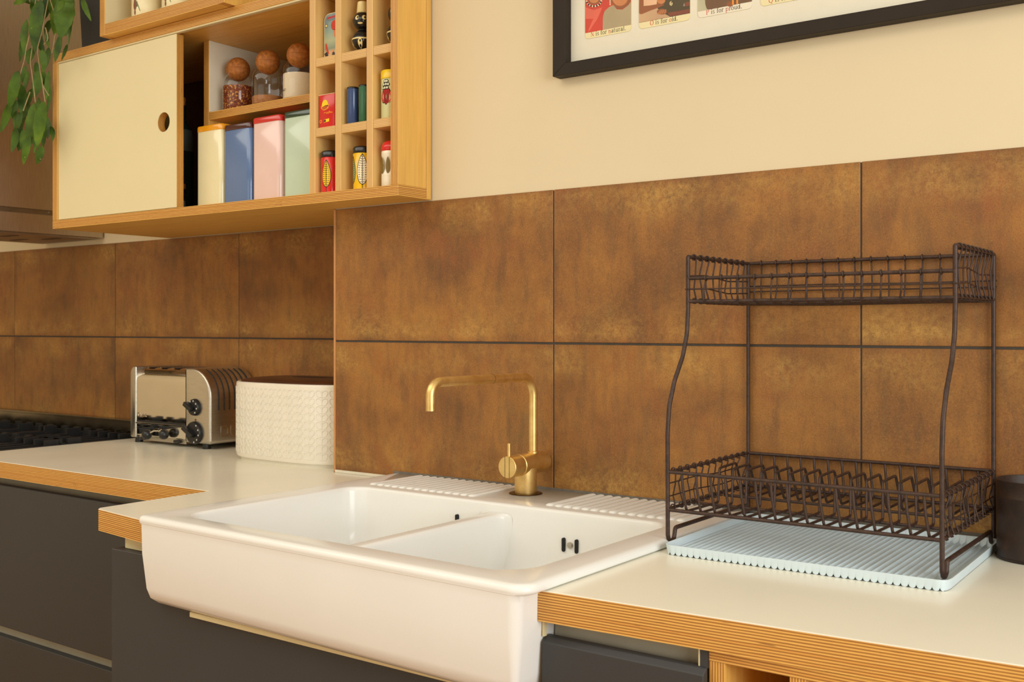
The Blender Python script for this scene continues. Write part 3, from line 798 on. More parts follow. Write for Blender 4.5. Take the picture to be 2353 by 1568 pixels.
# ------------------------------------------------------------------ dish rack
def build_rack():
    xL, xR, yF_, yB_ = .4104, .8058, -.3029, -.0075
    yU = -.2360
    t = thing('dish_rack', 'rusty brown wire dish rack with two baskets on pale blue tray', 'dish rack', (.608, -.154, .905))
    R = .0033
    for x in (xL, xR):
        pts = [(x, yB_, 1.3424), (x, yB_, .9185), (x, yB_-.004, .9105), (x, yB_-.011, .9085), (x, yB_-.018, .9115), (x, yB_-.022, .9270), (x, yF_+.024, .9270), (x, yF_+.020, .9115), (x, yF_+.012, .9085), (x, yF_+.004, .9105), (x, yF_, .9185), (x, yF_-.001, 1.070), (x, yF_+.004, 1.112), (x, -.281, 1.151), (x, -.2535, 1.188), (x, -.2400, 1.222), (x, yU, 1.262), (x, yU, 1.3424)]
        rad = [0, .004, .005, .005, .005, .005, .005, .005, .005, .005, .005, .05, .05, .05, .05, .05, .03, 0]
        obj('side_frame', tube(fillet(pts, rad, 3), R, 10), M_WIRE, t, ang=60)
    def ring_on(c, axis, rr, n=9):
        c = Vector(c); out = []
        for k in range(n):
            a = 2*PI*k/n
            d = Vector((0, math.cos(a), math.sin(a))) if axis == 'x' else Vector((math.cos(a), 0, math.sin(a)))
            e = Vector((1, 0, 0)) if axis == 'x' else Vector((0, 1, 0))
            out.append(c+d*rr+e*(.0018*(k/n-.5)))
        return out
    def wire(name, pts, r, seg=6): return obj(name, tube(pts, r, seg), M_WIRE, t, ang=70)
    # heavy rails
    for x in (xL, xR): pass
    side_rails = []
    for x in (xL, xR):
        wire('rim_rail', [(x, yB_, 1.3424), (x, yU, 1.3424)], .0030, 8)
        wire('rim_rail', [(x, yB_, 1.2745), (x, yU, 1.2735)], .0026, 8)
        wire('rim_rail', [(x, yB_, 1.0150), (x, yF_, 1.0140)], .0027, 8)
        wire('rim_rail', [(x, yB_, .9600), (x, yF_, .9585)], .0027, 8)
    for y, z in ((yB_, 1.3424), (yB_, 1.2750), (yU, 1.3085), (yU, 1.2725), (yB_, 1.0150), (yF_, 1.0145), (yB_, .9590), (yF_, .9575)):
        wire('cross_rail', [(xL, y, z), (xR, y, z)], .0028, 8)
    for y in (-.205, -.105): wire('cross_rail', [(xL, y, .9545), (xR, y, .9545)], .0024, 8)
    # upper basket: light wires running back rail > floor > front rail
    rnd = random.Random(3)
    n = 14
    for k in range(n):
        x = xL+(xR-xL)*(k+.9)/(n+.8); j = lambda s_=.0022: rnd.uniform(-s_, s_)
        xf = x+.006
        pts = ring_on((x, yB_, 1.3424), 'x', .0040)+[(x, yB_+.0015, 1.338), (x+j(), yB_+.001, 1.303), (x+j(), yB_-.001, 1.281)]+[(x+j(), yB_-.006, 1.2705), (x+j(), (yB_+yU)/2, 1.2690+j(.001)), (xf+j(), yU+.005, 1.2690), (xf, yU-.0035, 1.2730), (xf+j(), yU-.002, 1.291)]+ring_on((xf, yU, 1.3085), 'x', .0038)
        wire('basket_wire', pts, .00135)
    for z in (1.3030, 1.2938):
        wire('basket_wire', [(xL-.004, yB_+.0022, z), (xL+.13, yB_+.003, z+.0008), (xL+.27, yB_+.002, z-.0006), (xR+.004, yB_+.0022, z)], .0011)
    for z in (1.2915,): wire('basket_wire', [(xL-.004, yU-.0028, z), (xR+.004, yU-.0028, z)], .0011)
    for q in range(5):
        y = yU+(yB_-yU)*(q+1)/6
        wire('basket_wire', [(xL, y, 1.2705), (xL+.15, y+j(), 1.2685), (xR, y, 1.2705)], .0012)
    for x in (xL, xR):
        for k in range(9):
            y = yU+(yB_-yU)*(k+.9)/9.9
            wire('side_wire', ring_on((x, y, 1.3424), 'y', .0042)+[(x+.0035, y, 1.338), (x+j(), y+j(.004), 1.315), (x+j(), y+j(.004), 1.292)]+ring_on((x, y+j(.003), 1.2738), 'y', .0040), .00125)
        for z in (1.3120, 1.2915):
            wire('side_wire', [(x, yU-.005, z), (x+.002, yU+.06, z+.003), (x-.002, yU+.15, z-.003), (x, yB_+.003, z-.0005)], .00115)
    # lower basket: zigzag plate dividers, all alike
    src = None; n = 16
    for k in range(n):
        x = xL+.0233*(k+1)
        if src is None:
            p = [(0, yF_, 1.0140), (.0015, yF_+.001, .990), (.006, yF_+.004, .9575), (.006, -.190, .9565), (.001, -.1745, 1.0085), (.001, -.1120, 1.0105), (.0065, -.0945, .9565), (.0065, yB_-.006, .9575), (0, yB_, 1.0145)]
            pts = fillet([(x+a, b, c) for a, b, c in p], [0, .004, .006, .006, .006, .006, .006, .006, 0], 3)
            src = wire('plate_divider', pts, .0021, 7); x00 = x
        else: inst(src, t, (x-x00, 0, 0))
    for x in (xL, xR):
        for k in range(12):
            y = yF_+(yB_-yF_)*(k+.8)/12.6
            wire('side_wire', ring_on((x, y, 1.0146), 'y', .0042)+[(x+.0035, y, 1.010), (x+j(.003), y+j(.005), .994), (x+j(.003), y+j(.005), .977)]+ring_on((x, y+j(.004), .9592), 'y', .0042), .0011)
        for z in (.9965, .9770):
            wire('side_wire', [(x, yF_-.004, z), (x+.003, yF_+.08, z+.002), (x-.003, yF_+.19, z-.004), (x, yB_+.003, z)], .00105)
            wire('tie', ring_on((x, yF_-.001, z), 'z' if False else 'y', .0042), .001) if False else None
    return t
build_rack()

# ------------------------------------------------------------------ drip tray
def build_tray():
    cx, cy, w, d, rot = .6215, -.1830, .3985, .3250, math.radians(1.0)
    t0 = Vector((cx, cy, .9))
    bm = BM(); pitch = w/41; nu, nv = 41*10, 14
    def prof(u):                      # corrugation
        s_ = 2*((u/pitch+.5) % 1)-1; return .0016+.0052*(1-math.sqrt(max(0, 1-s_*s_*.985)))
    us = [-w/2+w*i/nu for i in range(nu+1)]
    vs = [-d/2, -d/2+.0015, -d/2+.004, -d/2+.007]+[-d/2+.02+(d-.04)*k/6 for k in range(7)]+[d/2-.007, d/2-.004, d/2-.0015, d/2]
    H = .0150; rc = .016
    grid = []
    for v in vs:
        row = []
        for u in us:
            du = w/2-abs(u); dv = d/2-abs(v)
            e = min(du, dv)
            if du < rc and dv < rc: e = min(e, rc-math.hypot(rc-du, rc-dv))
            k = max(0, min(1, (e-.001)/.006))
            k = k*k*(3-2*k)
            z = H*(1-k)+prof(u)*k
            uu, vv = u, v
            if du < rc and dv < rc:
                q = math.hypot(rc-du, rc-dv)
                if q > rc:
                    f = rc/q; uu = math.copysign(w/2-rc+(rc-du)*f, u); vv = math.copysign(d/2-rc+(rc-dv)*f, v); z = H
            row.append(bm.verts.new((uu, vv, z)))
        grid.append(row)
    for a, b in zip(grid, grid[1:]):
        for i in range(nu): bm.faces.new((a[i], a[i+1], b[i+1], b[i]))
    # outer wall, scalloped along the lower edge of front and back
    for row, sg in ((grid[0], -1), (grid[-1], 1)):
        lo = []; mid = []
        for i, u in enumerate(us):
            p = row[i].co; zb = max(.0002, prof(u)-.0014)
            mid.append(bm.verts.new((p.x*.9985, p.y-sg*.0006, max(H-.0062, zb+.001))))
            lo.append(bm.verts.new((p.x*.994, p.y-sg*.0022, zb)))
        for i in range(nu):
            q = [(row[i], row[i+1], mid[i+1], mid[i]), (mid[i], mid[i+1], lo[i+1], lo[i])]
            for f in q: bm.faces.new(f if sg > 0 else f[::-1])
    for ix, sg in ((0, -1), (-1, 1)):
        lo = [bm.verts.new((r[ix].co.x-sg*.0030, r[ix].co.y*.985, .0006)) for r in grid]
        for a in range(len(grid)-1):
            f = (grid[a][ix], grid[a+1][ix], lo[a+1], lo[a]); bm.faces.new(f if sg > 0 else f[::-1])
    bmesh.ops.recalc_face_normals(bm, faces=bm.faces[:])
    bm.transform(Matrix.Translation(t0) @ Matrix.Rotation(rot, 4, 'Z'))
    o = obj('drip_tray', bm, M_TRAY, None, ang=50, origin=t0)
    tag(o, 'pale blue corrugated drip tray under the wire dish rack', 'tray')
build_tray()

# ------------------------------------------------------------------ canister at the right edge
t = thing('tin_canister', 'rusty dark brown open tin canister right of the dish rack', 'canister', (.8765, -.0610, .9))
obj('can_body', lathe([(0, .003), (.050, .003), (.0535, 0), (.0552, .001), (.0555, .005), (.0548, .0065), (.0548, .088), (.0552, .089), (.0552, .0905), (.0548, .0915), (.0548, .1105), (.0556, .112), (.0556, .1132), (.0545, .1138), (.0535, .1125), (.0533, .008), (0, .006)], .8765, -.0610, .9, 48), M_RUST, t, ang=50)
obj('base_rim', tube([(.8765+.0556*math.cos(2*PI*k/40), -.0610+.0556*math.sin(2*PI*k/40), .9035) for k in range(40)], .0012, 6, closed=True), M_RUST, t)

# ------------------------------------------------------------------ lettering with serifs
def glyph(ch):
    P = []
    def V(x, y0, y1, w=.09): P.append([(x-w/2, y0), (x+w/2, y0), (x+w/2, y1), (x-w/2, y1)])
    def Hh(x0, x1, y, t_=.028): P.append([(x0, y-t_/2), (x1, y-t_/2), (x1, y+t_/2), (x0, y+t_/2)])
    def D(a, b, w): P.append([(a[0]-w/2, a[1]), (a[0]+w/2, a[1]), (b[0]+w/2, b[1]), (b[0]-w/2, b[1])])
    def A(cx, cy, rx, ry, a0, a1, wx=.09, wy=.03, n=14):
        for k in range(n):
            q = []
            for a, s_ in ((a0+(a1-a0)*k/n, 1), (a0+(a1-a0)*(k+1)/n, 1), (a0+(a1-a0)*(k+1)/n, -1), (a0+(a1-a0)*k/n, -1)):
                r_ = math.radians(a); w = (wx*abs(math.cos(r_))+wy*abs(math.sin(r_)))/2
                q.append((cx+(rx+s_*w)*math.cos(r_), cy+(ry+s_*w)*math.sin(r_)))
            P.append(q)
    adv = .5
    if ch == 'N': V(.14, 0, .68, .035); V(.58, 0, .68, .035); D((.14, .68), (.58, 0), .12); Hh(.04, .24, 0); Hh(.03, .18, .67); Hh(.48, .68, .67); adv = .74
    elif ch in 'OQ':
        A(.36, .34, .28, .33, 0, 360, .11, .03, 22); adv = .74
        if ch == 'Q': D((.34, .03), (.56, -.15), .09); Hh(.50, .64, -.14, .04)
    elif ch == 'P': V(.18, 0, .68, .11); A(.28, .50, .22, .165, -90, 90, .11, .03); Hh(.05, .30, .665); Hh(.18, .30, .335); Hh(.05, .33, .012); adv = .60
    elif ch == 'i': V(.15, 0, .45); Hh(.04, .27, .012); Hh(.04, .16, .435); A(.15, .62, .03, .03, 0, 360, .06, .06, 8); adv = .31
    elif ch == 's': A(.20, .335, .11, .10, 40, 265, .06, .04); A(.20, .12, .11, .105, -130, 95, .06, .04); V(.31, .32, .43, .03); V(.08, .01, .13, .03); adv = .42
    elif ch == 'f': V(.15, 0, .58); A(.26, .575, .11, .105, 40, 180, .085, .03, 8); A(.33, .62, .02, .02, 0, 360, .05, .05, 6); Hh(.04, .30, .435); Hh(.04, .28, .012); adv = .34
    elif ch == 'o': A(.25, .225, .18, .22, 0, 360, .09, .028, 18); adv = .5
    elif ch == 'r': V(.15, 0, .45); A(.29, .31, .13, .125, 60, 170, .05, .03, 7); A(.35, .40, .02, .02, 0, 360, .05, .05, 6); Hh(.04, .28, .012); Hh(.04, .16, .435); adv = .41
    elif ch == 'n': V(.15, 0, .45); A(.29, .29, .14, .145, 0, 180, .085, .03, 9); V(.43, 0, .30); Hh(.04, .26, .012); Hh(.33, .54, .012); Hh(.04, .16, .435); adv = .57
    elif ch == 'a': A(.21, .12, .13, .115, 0, 360, .08, .028, 14); V(.36, .02, .32, .085); A(.24, .32, .12, .115, 0, 150, .085, .03, 8); Hh(.34, .46, .02, .035); A(.14, .36, .015, .015, 0, 360, .045, .045, 6); adv = .48
    elif ch == 't': V(.15, .06, .60, .085); Hh(.03, .29, .435); A(.24, .09, .09, .08, 180, 310, .085, .03, 8); adv = .34
    elif ch == 'u': V(.14, .14, .45); A(.28, .15, .14, .14, 180, 360, .085, .03, 9); V(.42, 0, .45); Hh(.03, .15, .435); Hh(.31, .43, .435); Hh(.41, .53, .012); adv = .56
    elif ch == 'l': V(.15, 0, .70); Hh(.04, .27, .012); Hh(.04, .16, .685); adv = .3
    elif ch == 'd': A(.23, .225, .16, .215, 0, 360, .09, .028, 16); V(.41, 0, .70); Hh(.30, .42, .685); Hh(.40, .52, .012); adv = .55
    elif ch == 'p': V(.15, -.22, .45); A(.31, .225, .16, .215, 0, 360, .09, .028, 16); Hh(.04, .28, -.21); Hh(.04, .16, .435); adv = .54
    elif ch == 'q': V(.41, -.22, .45); A(.23, .225, .16, .215, 0, 360, .09, .028, 16); Hh(.30, .52, -.21); adv = .55
    elif ch == '.': A(.12, .04, .03, .03, 0, 360, .06, .06, 8); adv = .25
    elif ch == ' ': adv = .26
    return P, adv
def caption(text, reds, x0, width, zb, y, parent):
    tot = sum(glyph(c)[1] for c in text); sc = width/tot
    for nm, flag, mat in (('caption_red', True, M_RED), ('caption_black', False, M_INK)):
        bm = BM(); x = x0
        for i, c in enumerate(text):
            P, adv = glyph(c)
            if (i in reds) == flag:
                for q in P: flat([(x+a*sc, y, zb+b*sc*1.12) for a, b in q], bm)
            x += adv*sc
        for f in bm.faces:
            f.normal_update()
            if f.normal.y > 0: f.normal_flip()
        if len(bm.faces): obj(nm, bm, mat, parent, smooth=False)
M_RED = plain('print_red', srgb(214, 84, 60), .7, var=.02); M_INK = plain('print_ink', srgb(66, 56, 34), .7, var=.02)

# ------------------------------------------------------------------ framed alphabet cards
def build_picture():
    x0, x1, z0, z1 = .0152, 1.235, 1.7172, 2.33
    yf, wd = -.0260, .0285
    t = thing('framed_picture', 'dark brown framed print of alphabet cards on the cream wall', 'picture', ((x0+x1)/2, 0, z0))
    for q in ([(x0, z0), (x1, z0), (x1-wd, z0+wd*.8), (x0+wd, z0+wd*.8)], [(x0, z1), (x0+wd, z1-wd*.8), (x1-wd, z1-wd*.8), (x1, z1)],
              [(x0, z0), (x0+wd, z0+wd*.8), (x0+wd, z1-wd*.8), (x0, z1)], [(x1, z0), (x1, z1), (x1-wd, z1-wd*.8), (x1-wd, z0+wd*.8)]):
        obj('frame_bar', prism(q, yf, 0.0005, .0006, axis='y', seg=1), M_FRAME, t, smooth=False)
    obj('mount', box(x0+.02, x1-.02, -.0045, -.0015, z0+.018, z1-.018), M_MAT, t, smooth=False)
    obj('glass_pane', box(x0+.02, x1-.02, -.0125, -.0112, z0+.018, z1-.018), thin_glass('picture_glass', (1, 1, 1, 1), .0, 5.0), t, smooth=False)
    cardm = plain('card_cream', srgb(238, 226, 176), .7, var=.01); cardw = plain('card_white', srgb(238, 230, 208), .7, var=.01)
    skin1, skin2, skin3 = [plain('printed_brown_%s' % n_, srgb(*c), .7, var=.08) for n_, c in (('light', (204, 132, 78)), ('mid', (150, 88, 48)), ('deep', (112, 80, 50)))]
    cols = {}
    def cm(n_, *c):
        if n_ not in cols: cols[n_] = plain('print_'+n_, srgb(*c), .7, var=.07, scale=40)
        return cols[n_]
    ZP = 1.7958; K = .000107
    def shapes(card, cx0, cx1, X0, X1, b0, b1, lst):
        for nm, mat, pts, lay in lst:
            out = []
            for (a, c) in pts:
                u = (a-cx0)/(cx1-cx0); out.append((X0+u*(X1-X0), -.0058-.00008*lay, ZP+(b0+(b1-b0)*u-c)*K))
            bm = BM(); flat(out, bm)
            for f in bm.faces:
                f.normal_update()
                if f.normal.y > 0: f.normal_flip()
            obj(nm, bm, mat, card, smooth=False)
    def ell(cx, cy, rx, ry, a0=0, a1=360, n=20): return [(cx+rx*math.cos(math.radians(a0+(a1-a0)*k/n)), cy+ry*math.sin(math.radians(a0+(a1-a0)*k/n))) for k in range(n if a1-a0 == 360 else n+1)]
    def card(X0, X1, mat):
        r = .0075
        return obj('card', prism(rrect(X0, X1, 1.7842, 1.935, (r, r, r, r), 6), -.0056, -.0046, axis='y'), mat, t, smooth=False)
    # N
    X0, X1 = .0768, .1776
    c = card(X0, X1, cardm)
    full = lambda a, b, l, r_: [(a, l), (b, r_), (b, r_-1200), (a, l-1200)]
    lst = [('photo', cm('scarlet', 206, 66, 44), full(100, 935, 590, 440), 0),
           ('photo_shade', cm('coral', 224, 104, 78), [(100, 120), (260, 180), (420, 130), (330, 330), (170, 560), (150, 560), (250, 330), (110, 330)], 1),
           ('photo_face', skin2, ell(265, -30, 120, 110), 2), ('photo_face', skin1, ell(265, -40, 95, 95), 3),
           ('photo_jumper', cm('grey_jumper', 176, 158, 122), [(425, 530), (430, 300), (460, 200), (540, 130), (620, 95), (680, 170), (780, 180), (880, 110), (935, 40), (935, 442)], 3),
           ('photo_neck', skin2, [(560, 20), (620, 95), (680, 160), (780, 172), (880, 105), (930, 20), (900, -200), (560, -200)], 4),
           ('photo_face', skin1, ell(740, -60, 150, 175), 5), ('photo_hair', cm('dark_hair', 44, 32, 22), ell(740, -170, 180, 150), 4.5)]
    for q in range(15):
        a = PI*(.05+.9*q/14); px, py = 265+135*math.cos(a), 5+105*math.sin(a)
        lst.append(('photo_bead', cm('bead_white', 232, 216, 176) if q % 2 == 0 else cm('bead_dark', 60, 40, 24), ell(px, py, 17, 19, n=8), 4+q % 2))
    for q in range(4): lst.append(('photo_earring', cm('bead_white', 232, 216, 176), ell(562, -10+q*32, 11, 15, n=8), 6))
    shapes(c, 100, 935, X0, X1, 590, 440, lst)
    caption('N is for natural.', {0, 9}, X0+.0118, .0775, 1.78745, -.0057, c)
    # O
    X0, X1 = .1944, .2984
    c = card(X0, X1, cardm)
    lst = [('photo', cm('dark_olive', 78, 66, 38), full(1080, 1985, 410, 240), 0),
           ('photo_table', cm('red_table', 132, 70, 44), [(1590, 235), (1985, 165), (1985, 232), (1640, 296)], 1), ('photo_table', cm('red_table', 132, 70, 44), [(1900, 60), (1985, 40), (1985, 110), (1900, 125)], 1),
           ('photo_skirt', cm('pale_skirt', 202, 164, 124), [(1080, 408), (1080, 250), (1250, 180), (1390, 125), (1460, 210), (1640, 300)], 1),
           ('photo_arm', skin2, [(1080, -300), (1170, -300), (1170, 125), (1300, 100), (1430, 50), (1540, 100), (1420, 150), (1300, 190), (1120, 262), (1080, 240)], 2),
           ('photo_blouse', cm('pink_blouse', 232, 186, 146), [(1165, 118), (1165, -300), (1450, -300), (1400, 88), (1280, 108)], 3),
           ('photo_hand', skin1, ell(1480, 20, 75, 62), 3), ('photo_hand', skin2, ell(1495, 215, 92, 50), 3)]
    for q in range(4): lst.append(('photo_finger', skin1, [(1405+q*42, 262-q*7), (1470+q*30, 185-q*4), (1480+q*30, 192-q*4), (1424+q*42, 266-q*7)], 4))
    lst.append(('photo_mark', cm('pale_mark', 222, 206, 150), ell(1660, 75, 30, 38), 4)); lst.append(('photo_mark', cm('dark_olive', 78, 66, 38), ell(1674, 72, 24, 32), 5)); lst.append(('photo_mark', cm('pale_mark', 222, 206, 150), ell(1672, 78, 12, 20), 6))
    lst.append(('photo_mark', cm('grey_mark', 150, 142, 118), [(1865, 125), (1900, 120), (1885, 60)], 4))
    shapes(c, 1080, 1985, X0, X1, 410, 240, lst)
    caption('O is for old.', {0, 9}, X0+.0225, .0570, 1.78745, -.0057, c)
    # P
    X0, X1 = .3137, .4166
    c = card(X0, X1, cardw)
    lst = [('photo', cm('sage', 190, 184, 150), full(95, 1065, 205, 35), 0),
           ('photo_figure', skin3, [(225, -60), (235, 90), (262, 158), (300, 169), (1065, 35), (1065, -900), (700, -900), (400, -420)], 1),
           ('photo_hand', skin2, ell(680, 80, 60, 42), 2)]
    for a in (715, 790): lst.append(('photo_strap', cm('orange_strap', 236, 146, 40), [(a, -200), (a+28, -200), (a+34, 88-(a-715)*.17), (a+2, 92-(a-715)*.17)], 3))
    shapes(c, 95, 1065, X0, X1, 205, 35, lst)
    caption('P is for proud.', {0, 9}, X0+.0155, .0690, 1.78745, -.0057, c)
    # Q, mostly beyond the frame of the photograph
    X0, X1 = .4322, .5360
    c = card(X0, X1, cardm)
    shapes(c, 0, 100, X0, X1, 0, 0, [('photo', cm('teal_print', 96, 120, 112), [(0, 0), (100, 0), (100, -900), (0, -900)], 0)])
    caption('Q is for q', {0, 9}, X0+.0145, .0455, 1.78745, -.0057, c)
build_picture()

# ------------------------------------------------------------------ storage tins
ZS = ZB+.0227
def tin(x0, body, lid, label, nm, h=.1990):
    y0, w = -.046, .0985
    t = thing('storage_tin', label, 'tin', (x0+w/2, y0+w/2, ZS), 'storage tins in the wall cabinet')
    r = .012
    def R(i, z): return [(x, y, z) for x, y in rrect(x0+i, x0+w-i, y0+i, y0+w-i, r-i*.5, 6)]
    obj('tin_body', loft([R(.002, ZS), R(.0005, ZS+.002), R(0, ZS+.005), R(0, ZS+h-.015), R(.001, ZS+h-.013)]), body, t, ang=40)
    obj('lid', loft([R(-.0008, ZS+h-.0150), R(-.0008, ZS+h-.004), R(.0005, ZS+h-.0010), R(.004, ZS+h), R(.0052, ZS+h-.0008), R(.010, ZS+h-.0012)]), lid, t, ang=40)
en = dict(rough=.14, var=.015, coat=.3)
tin(-1.0470, plain('butter_enamel', srgb(236, 226, 182), **en), plain('orange_enamel', srgb(232, 158, 30), **en), 'pale yellow square tin with orange lid on cabinet bottom', 0, .2075)
tin(-.9415, plain('blue_enamel', srgb(92, 120, 166), **en), plain('maroon_enamel', srgb(70, 26, 24), **en), 'blue square tin with dark maroon lid on cabinet bottom', 1, .1995)
tin(-.8365, plain('pink_enamel', srgb(234, 202, 194), **en), plain('red_enamel', srgb(204, 44, 40), **en), 'pale pink square tin with red lid on cabinet bottom', 2, .2050)
tin(-.7275, plain('mint_enamel', srgb(198, 220, 198), **en), plain('green_enamel', srgb(34, 62, 42), **en), 'mint green square tin with dark green lid on cabinet bottom', 3, .2060)

# ------------------------------------------------------------------ cork ball jars on the shelf
ZJ = 1.7789
def cork_jar(cx, cy, label, fill, fill_h, r=.0395, ball=.0298, zc_=.110):
    t = thing('cork_ball_jar', label, 'jar', (cx, cy, ZJ), 'cork ball jars on the cabinet shelf')
    obj('glass_body', lathe([(0, .0005), (r-.003, .0005), (r, .004), (r, .066), (r*.96, .078), (r*.84, .089), (.0255, .097), (.0255, .099)], cx, cy, ZJ, 40), M_GLASS, t, ang=60)
    if fill: obj('contents', lathe([(0, .0025), (r-.0032, .0025), (r-.0014, .005), (r-.0014, fill_h), (r*.6, fill_h+.0025), (0, fill_h+.003)], cx, cy, ZJ, 36), fill, t, ang=50)
    zc = zc_
    obj('cork_ball', lathe([(0, -ball)]+[(ball*math.cos(a), ball*math.sin(a)) for a in [PI*(-.5+k/16) for k in range(1, 8)]]+[(ball+.0001, -.0006), (ball-.0006, 0), (ball+.0001, .0006)]+[(ball*math.cos(a), ball*math.sin(a)) for a in [PI*(k/16) for k in range(1, 8)]]+[(0, ball)], cx, cy, ZJ+zc, 32), M_CORK, t, ang=60)
    return t
chili = speckle('chili_flakes', [(.40, srgb(60, 16, 6)), (.48, srgb(140, 52, 16)), (.54, srgb(80, 22, 8)), (.60, srgb(236, 170, 60))], 190, .7, .5)
cork_jar(-.9960, .045, 'cork ball jar of red chili flakes on cabinet shelf', chili, .064)
cork_jar(-.8780, .040, 'cork ball jar nearly empty with brown powder at bottom', speckle('brown_powder', [(.3, srgb(150, 98, 56)), (.7, srgb(186, 130, 80))], 180, .9, .3), .022)
j3 = cork_jar(-.7660, .040, 'cork ball jar of white salt with small printed word', plain('white_salt', srgb(238, 226, 200), .8, var=.02, scale=200), .062)
cork_jar(-.6560, .080, 'cork ball jar half hidden behind the pigeonholes', plain('pale_flour', srgb(222, 204, 170), .9, var=.02), .056)
def lettering(txt, size, loc, rot, mat, par, name):
    return text_mesh(txt, size, loc, Euler(rot), mat, par, name, .00008)
lettering('SALT', .0075, (-.7850, .0046, ZJ+.0190), (PI/2, 0, -.30), M_INK, j3, 'printed_word')

# bottles in the dark gap behind the sliding door
t = thing('stoppered_bottle', 'dark glass bottle with cork stopper behind the sliding door', 'bottle', (-1.2400, .05, ZS))
bx, by = -1.2400, .05
obj('bottle_body', lathe([(0, 0), (.034, 0), (.037, .004), (.037, .200), (.030, .238), (.016, .262), (.0145, .290), (.0165, .292), (.0165, .300), (.0135, .300)], bx, by, ZS, 32), plain('dark_glass', (.012, .018, .012), .08), t, ang=50)
obj('stopper', lathe([(0, .298), (.0135, .298), (.0155, .318), (.0145, .322), (0, .322)], bx, by, ZS, 20), M_CORK, t)
obj('paper_label', lathe([(.0373, .175), (.0373, .205), (.0315, .233)], bx, by, ZS, 32), plain('grey_label', srgb(70, 72, 62), .5), t)
t = thing('glass_jar', 'small clear jar with wooden lid behind the sliding door', 'jar', (-1.1900, -.005, ZS))
obj('jar_body', lathe([(0, .001), (.028, .001), (.030, .004), (.030, .062), (.027, .068)], -1.1900, -.005, ZS, 28), M_GLASS, t)
obj('contents', lathe([(0, .003), (.0275, .003), (.0285, .006), (.0285, .036), (0, .038)], -1.1900, -.005, ZS, 24), plain('grey_crystals', srgb(150, 148, 130), .7, var=.2, scale=120), t)
obj('lid', lathe([(0, .068), (.029, .068), (.029, .080), (0, .081)], -1.1900, -.005, ZS, 24), M_CORK, t)

# ------------------------------------------------------------------ pigeonhole things
def wrap_leaf(cx, cy, r, a0, z0, z1, hw, mat, par, name, lift, kind='leaf', n=14):
    """a printed shape lying on the surface of a round tin"""
    bm = BM(); rows = []
    for k in range(n+1):
        u = k/n
        w = hw*(max(0, math.sin(PI*u**.8))**.7 if kind == 'leaf' else 1.0)
        row = []
        for q in (-1, -.33, .33, 1):
            a = a0+q*w/r; row.append(bm.verts.new((cx+(r+lift)*math.cos(a), cy+(r+lift)*math.sin(a), z0+(z1-z0)*u)))
        rows.append(row)
    for A, B in zip(rows, rows[1:]):
        for q in range(3): bm.faces.new((A[q], A[q+1], B[q+1], B[q]))
    return obj(name, bm, mat, par, ang=80)
def wrap_line(cx, cy, r, pts, wd, mat, par, name, lift):
    bm = BM()
    for (a0, z0), (a1, z1) in pts:
        d = Vector((a1-a0, (z1-z0)/r)); 
        if d.length < 1e-6: continue
        nrm = Vector((-d.y, d.x)).normalized()*wd/2
        q = [(a0+nrm.x/r, z0+nrm.y), (a1+nrm.x/r, z1+nrm.y), (a1-nrm.x/r, z1-nrm.y), (a0-nrm.x/r, z0-nrm.y)]
        bm.faces.new([bm.verts.new((cx+(r+lift)*math.cos(a), cy+(r+lift)*math.sin(a), z)) for a, z in q])
    bmesh.ops.recalc_face_normals(bm, faces=bm.faces[:])
    o = obj(name, bm, mat, par, smooth=False); o['kind'] = 'stuff'; return o
BLACK = paint('gloss_black', 18, 16, 15, .18)
def shaker(cx, cy, z, label, body, lid, leaves, r=.0222, h=.0925, kind=0):
    t = thing('seasoning_shaker', label, 'shaker', (cx, cy, z), 'painted shakers in the pigeonholes')
    if kind == 0: prof = [(0, 0), (r-.002, 0), (r, .0015), (r, h-.0155), (r-.0008, h-.0145)]
    else: prof = [(0, 0), (r-.002, 0), (r, .002), (r, .026), (r-.004, .038), (r-.005, .046), (r-.0015, .060), (r, .066), (r, h-.022), (r-.001, h-.021)]
    obj('shaker_body', lathe(prof, cx, cy, z, 36), body, t, ang=50)
    if kind == 1: prof = [(r-.0005, h-.0215), (r+.0003, h-.0205), (r+.0003, h-.012), (r-.003, h-.004), (r-.009, h), (0, h+.001)]
    else: prof = [(r-.0005, h-.0150), (r+.0008, h-.0143), (r+.0008, h-.004), (r-.001, h-.001), (r-.004, h), (0, h)]
    obj('lid', lathe(prof, cx, cy, z, 36), lid, t, ang=50)
    for a0, z0, z1, hw, fill in leaves:
        wrap_leaf(cx, cy, r, a0, z+z0-.002, z+z1+.002, hw+.0016, BLACK, t, 'leaf_outline', .00015)
        wrap_leaf(cx, cy, r, a0, z+z0, z+z1, hw, fill, t, 'leaf_print', .0003)
        L = [((a0, z+.001), (a0, z+z1))]
        n = 13
        for k in range(1, n):
            u = k/n; zz = z+z0+(z1-z0)*u; w = hw*max(0, math.sin(PI*u**.8))**.7
            for s_ in (-1, 1): L.append(((a0+s_*.04, zz), (a0+s_*w*.85/r, zz+.0012)))
        wrap_line(cx, cy, r, L, .0011, BLACK, t, 'leaf_veins', .00045)
    return t
VA = -.78                                   # direction of the printed front
r1, r2, r3 = s1[1]+.0002, s2[1]+.0002, ZS
shaker(-.5378, -.076, r3, 'red shaker with black lid and yellow printed leaf', paint('shaker_red', 214, 42, 34, .16), BLACK,
       [(VA-.50, .012, .070, .0098, paint('leaf_yellow', 240, 196, 40, .2)), (VA-2.0, .010, .068, .009, paint('leaf_salmon', 236, 150, 110, .2))])
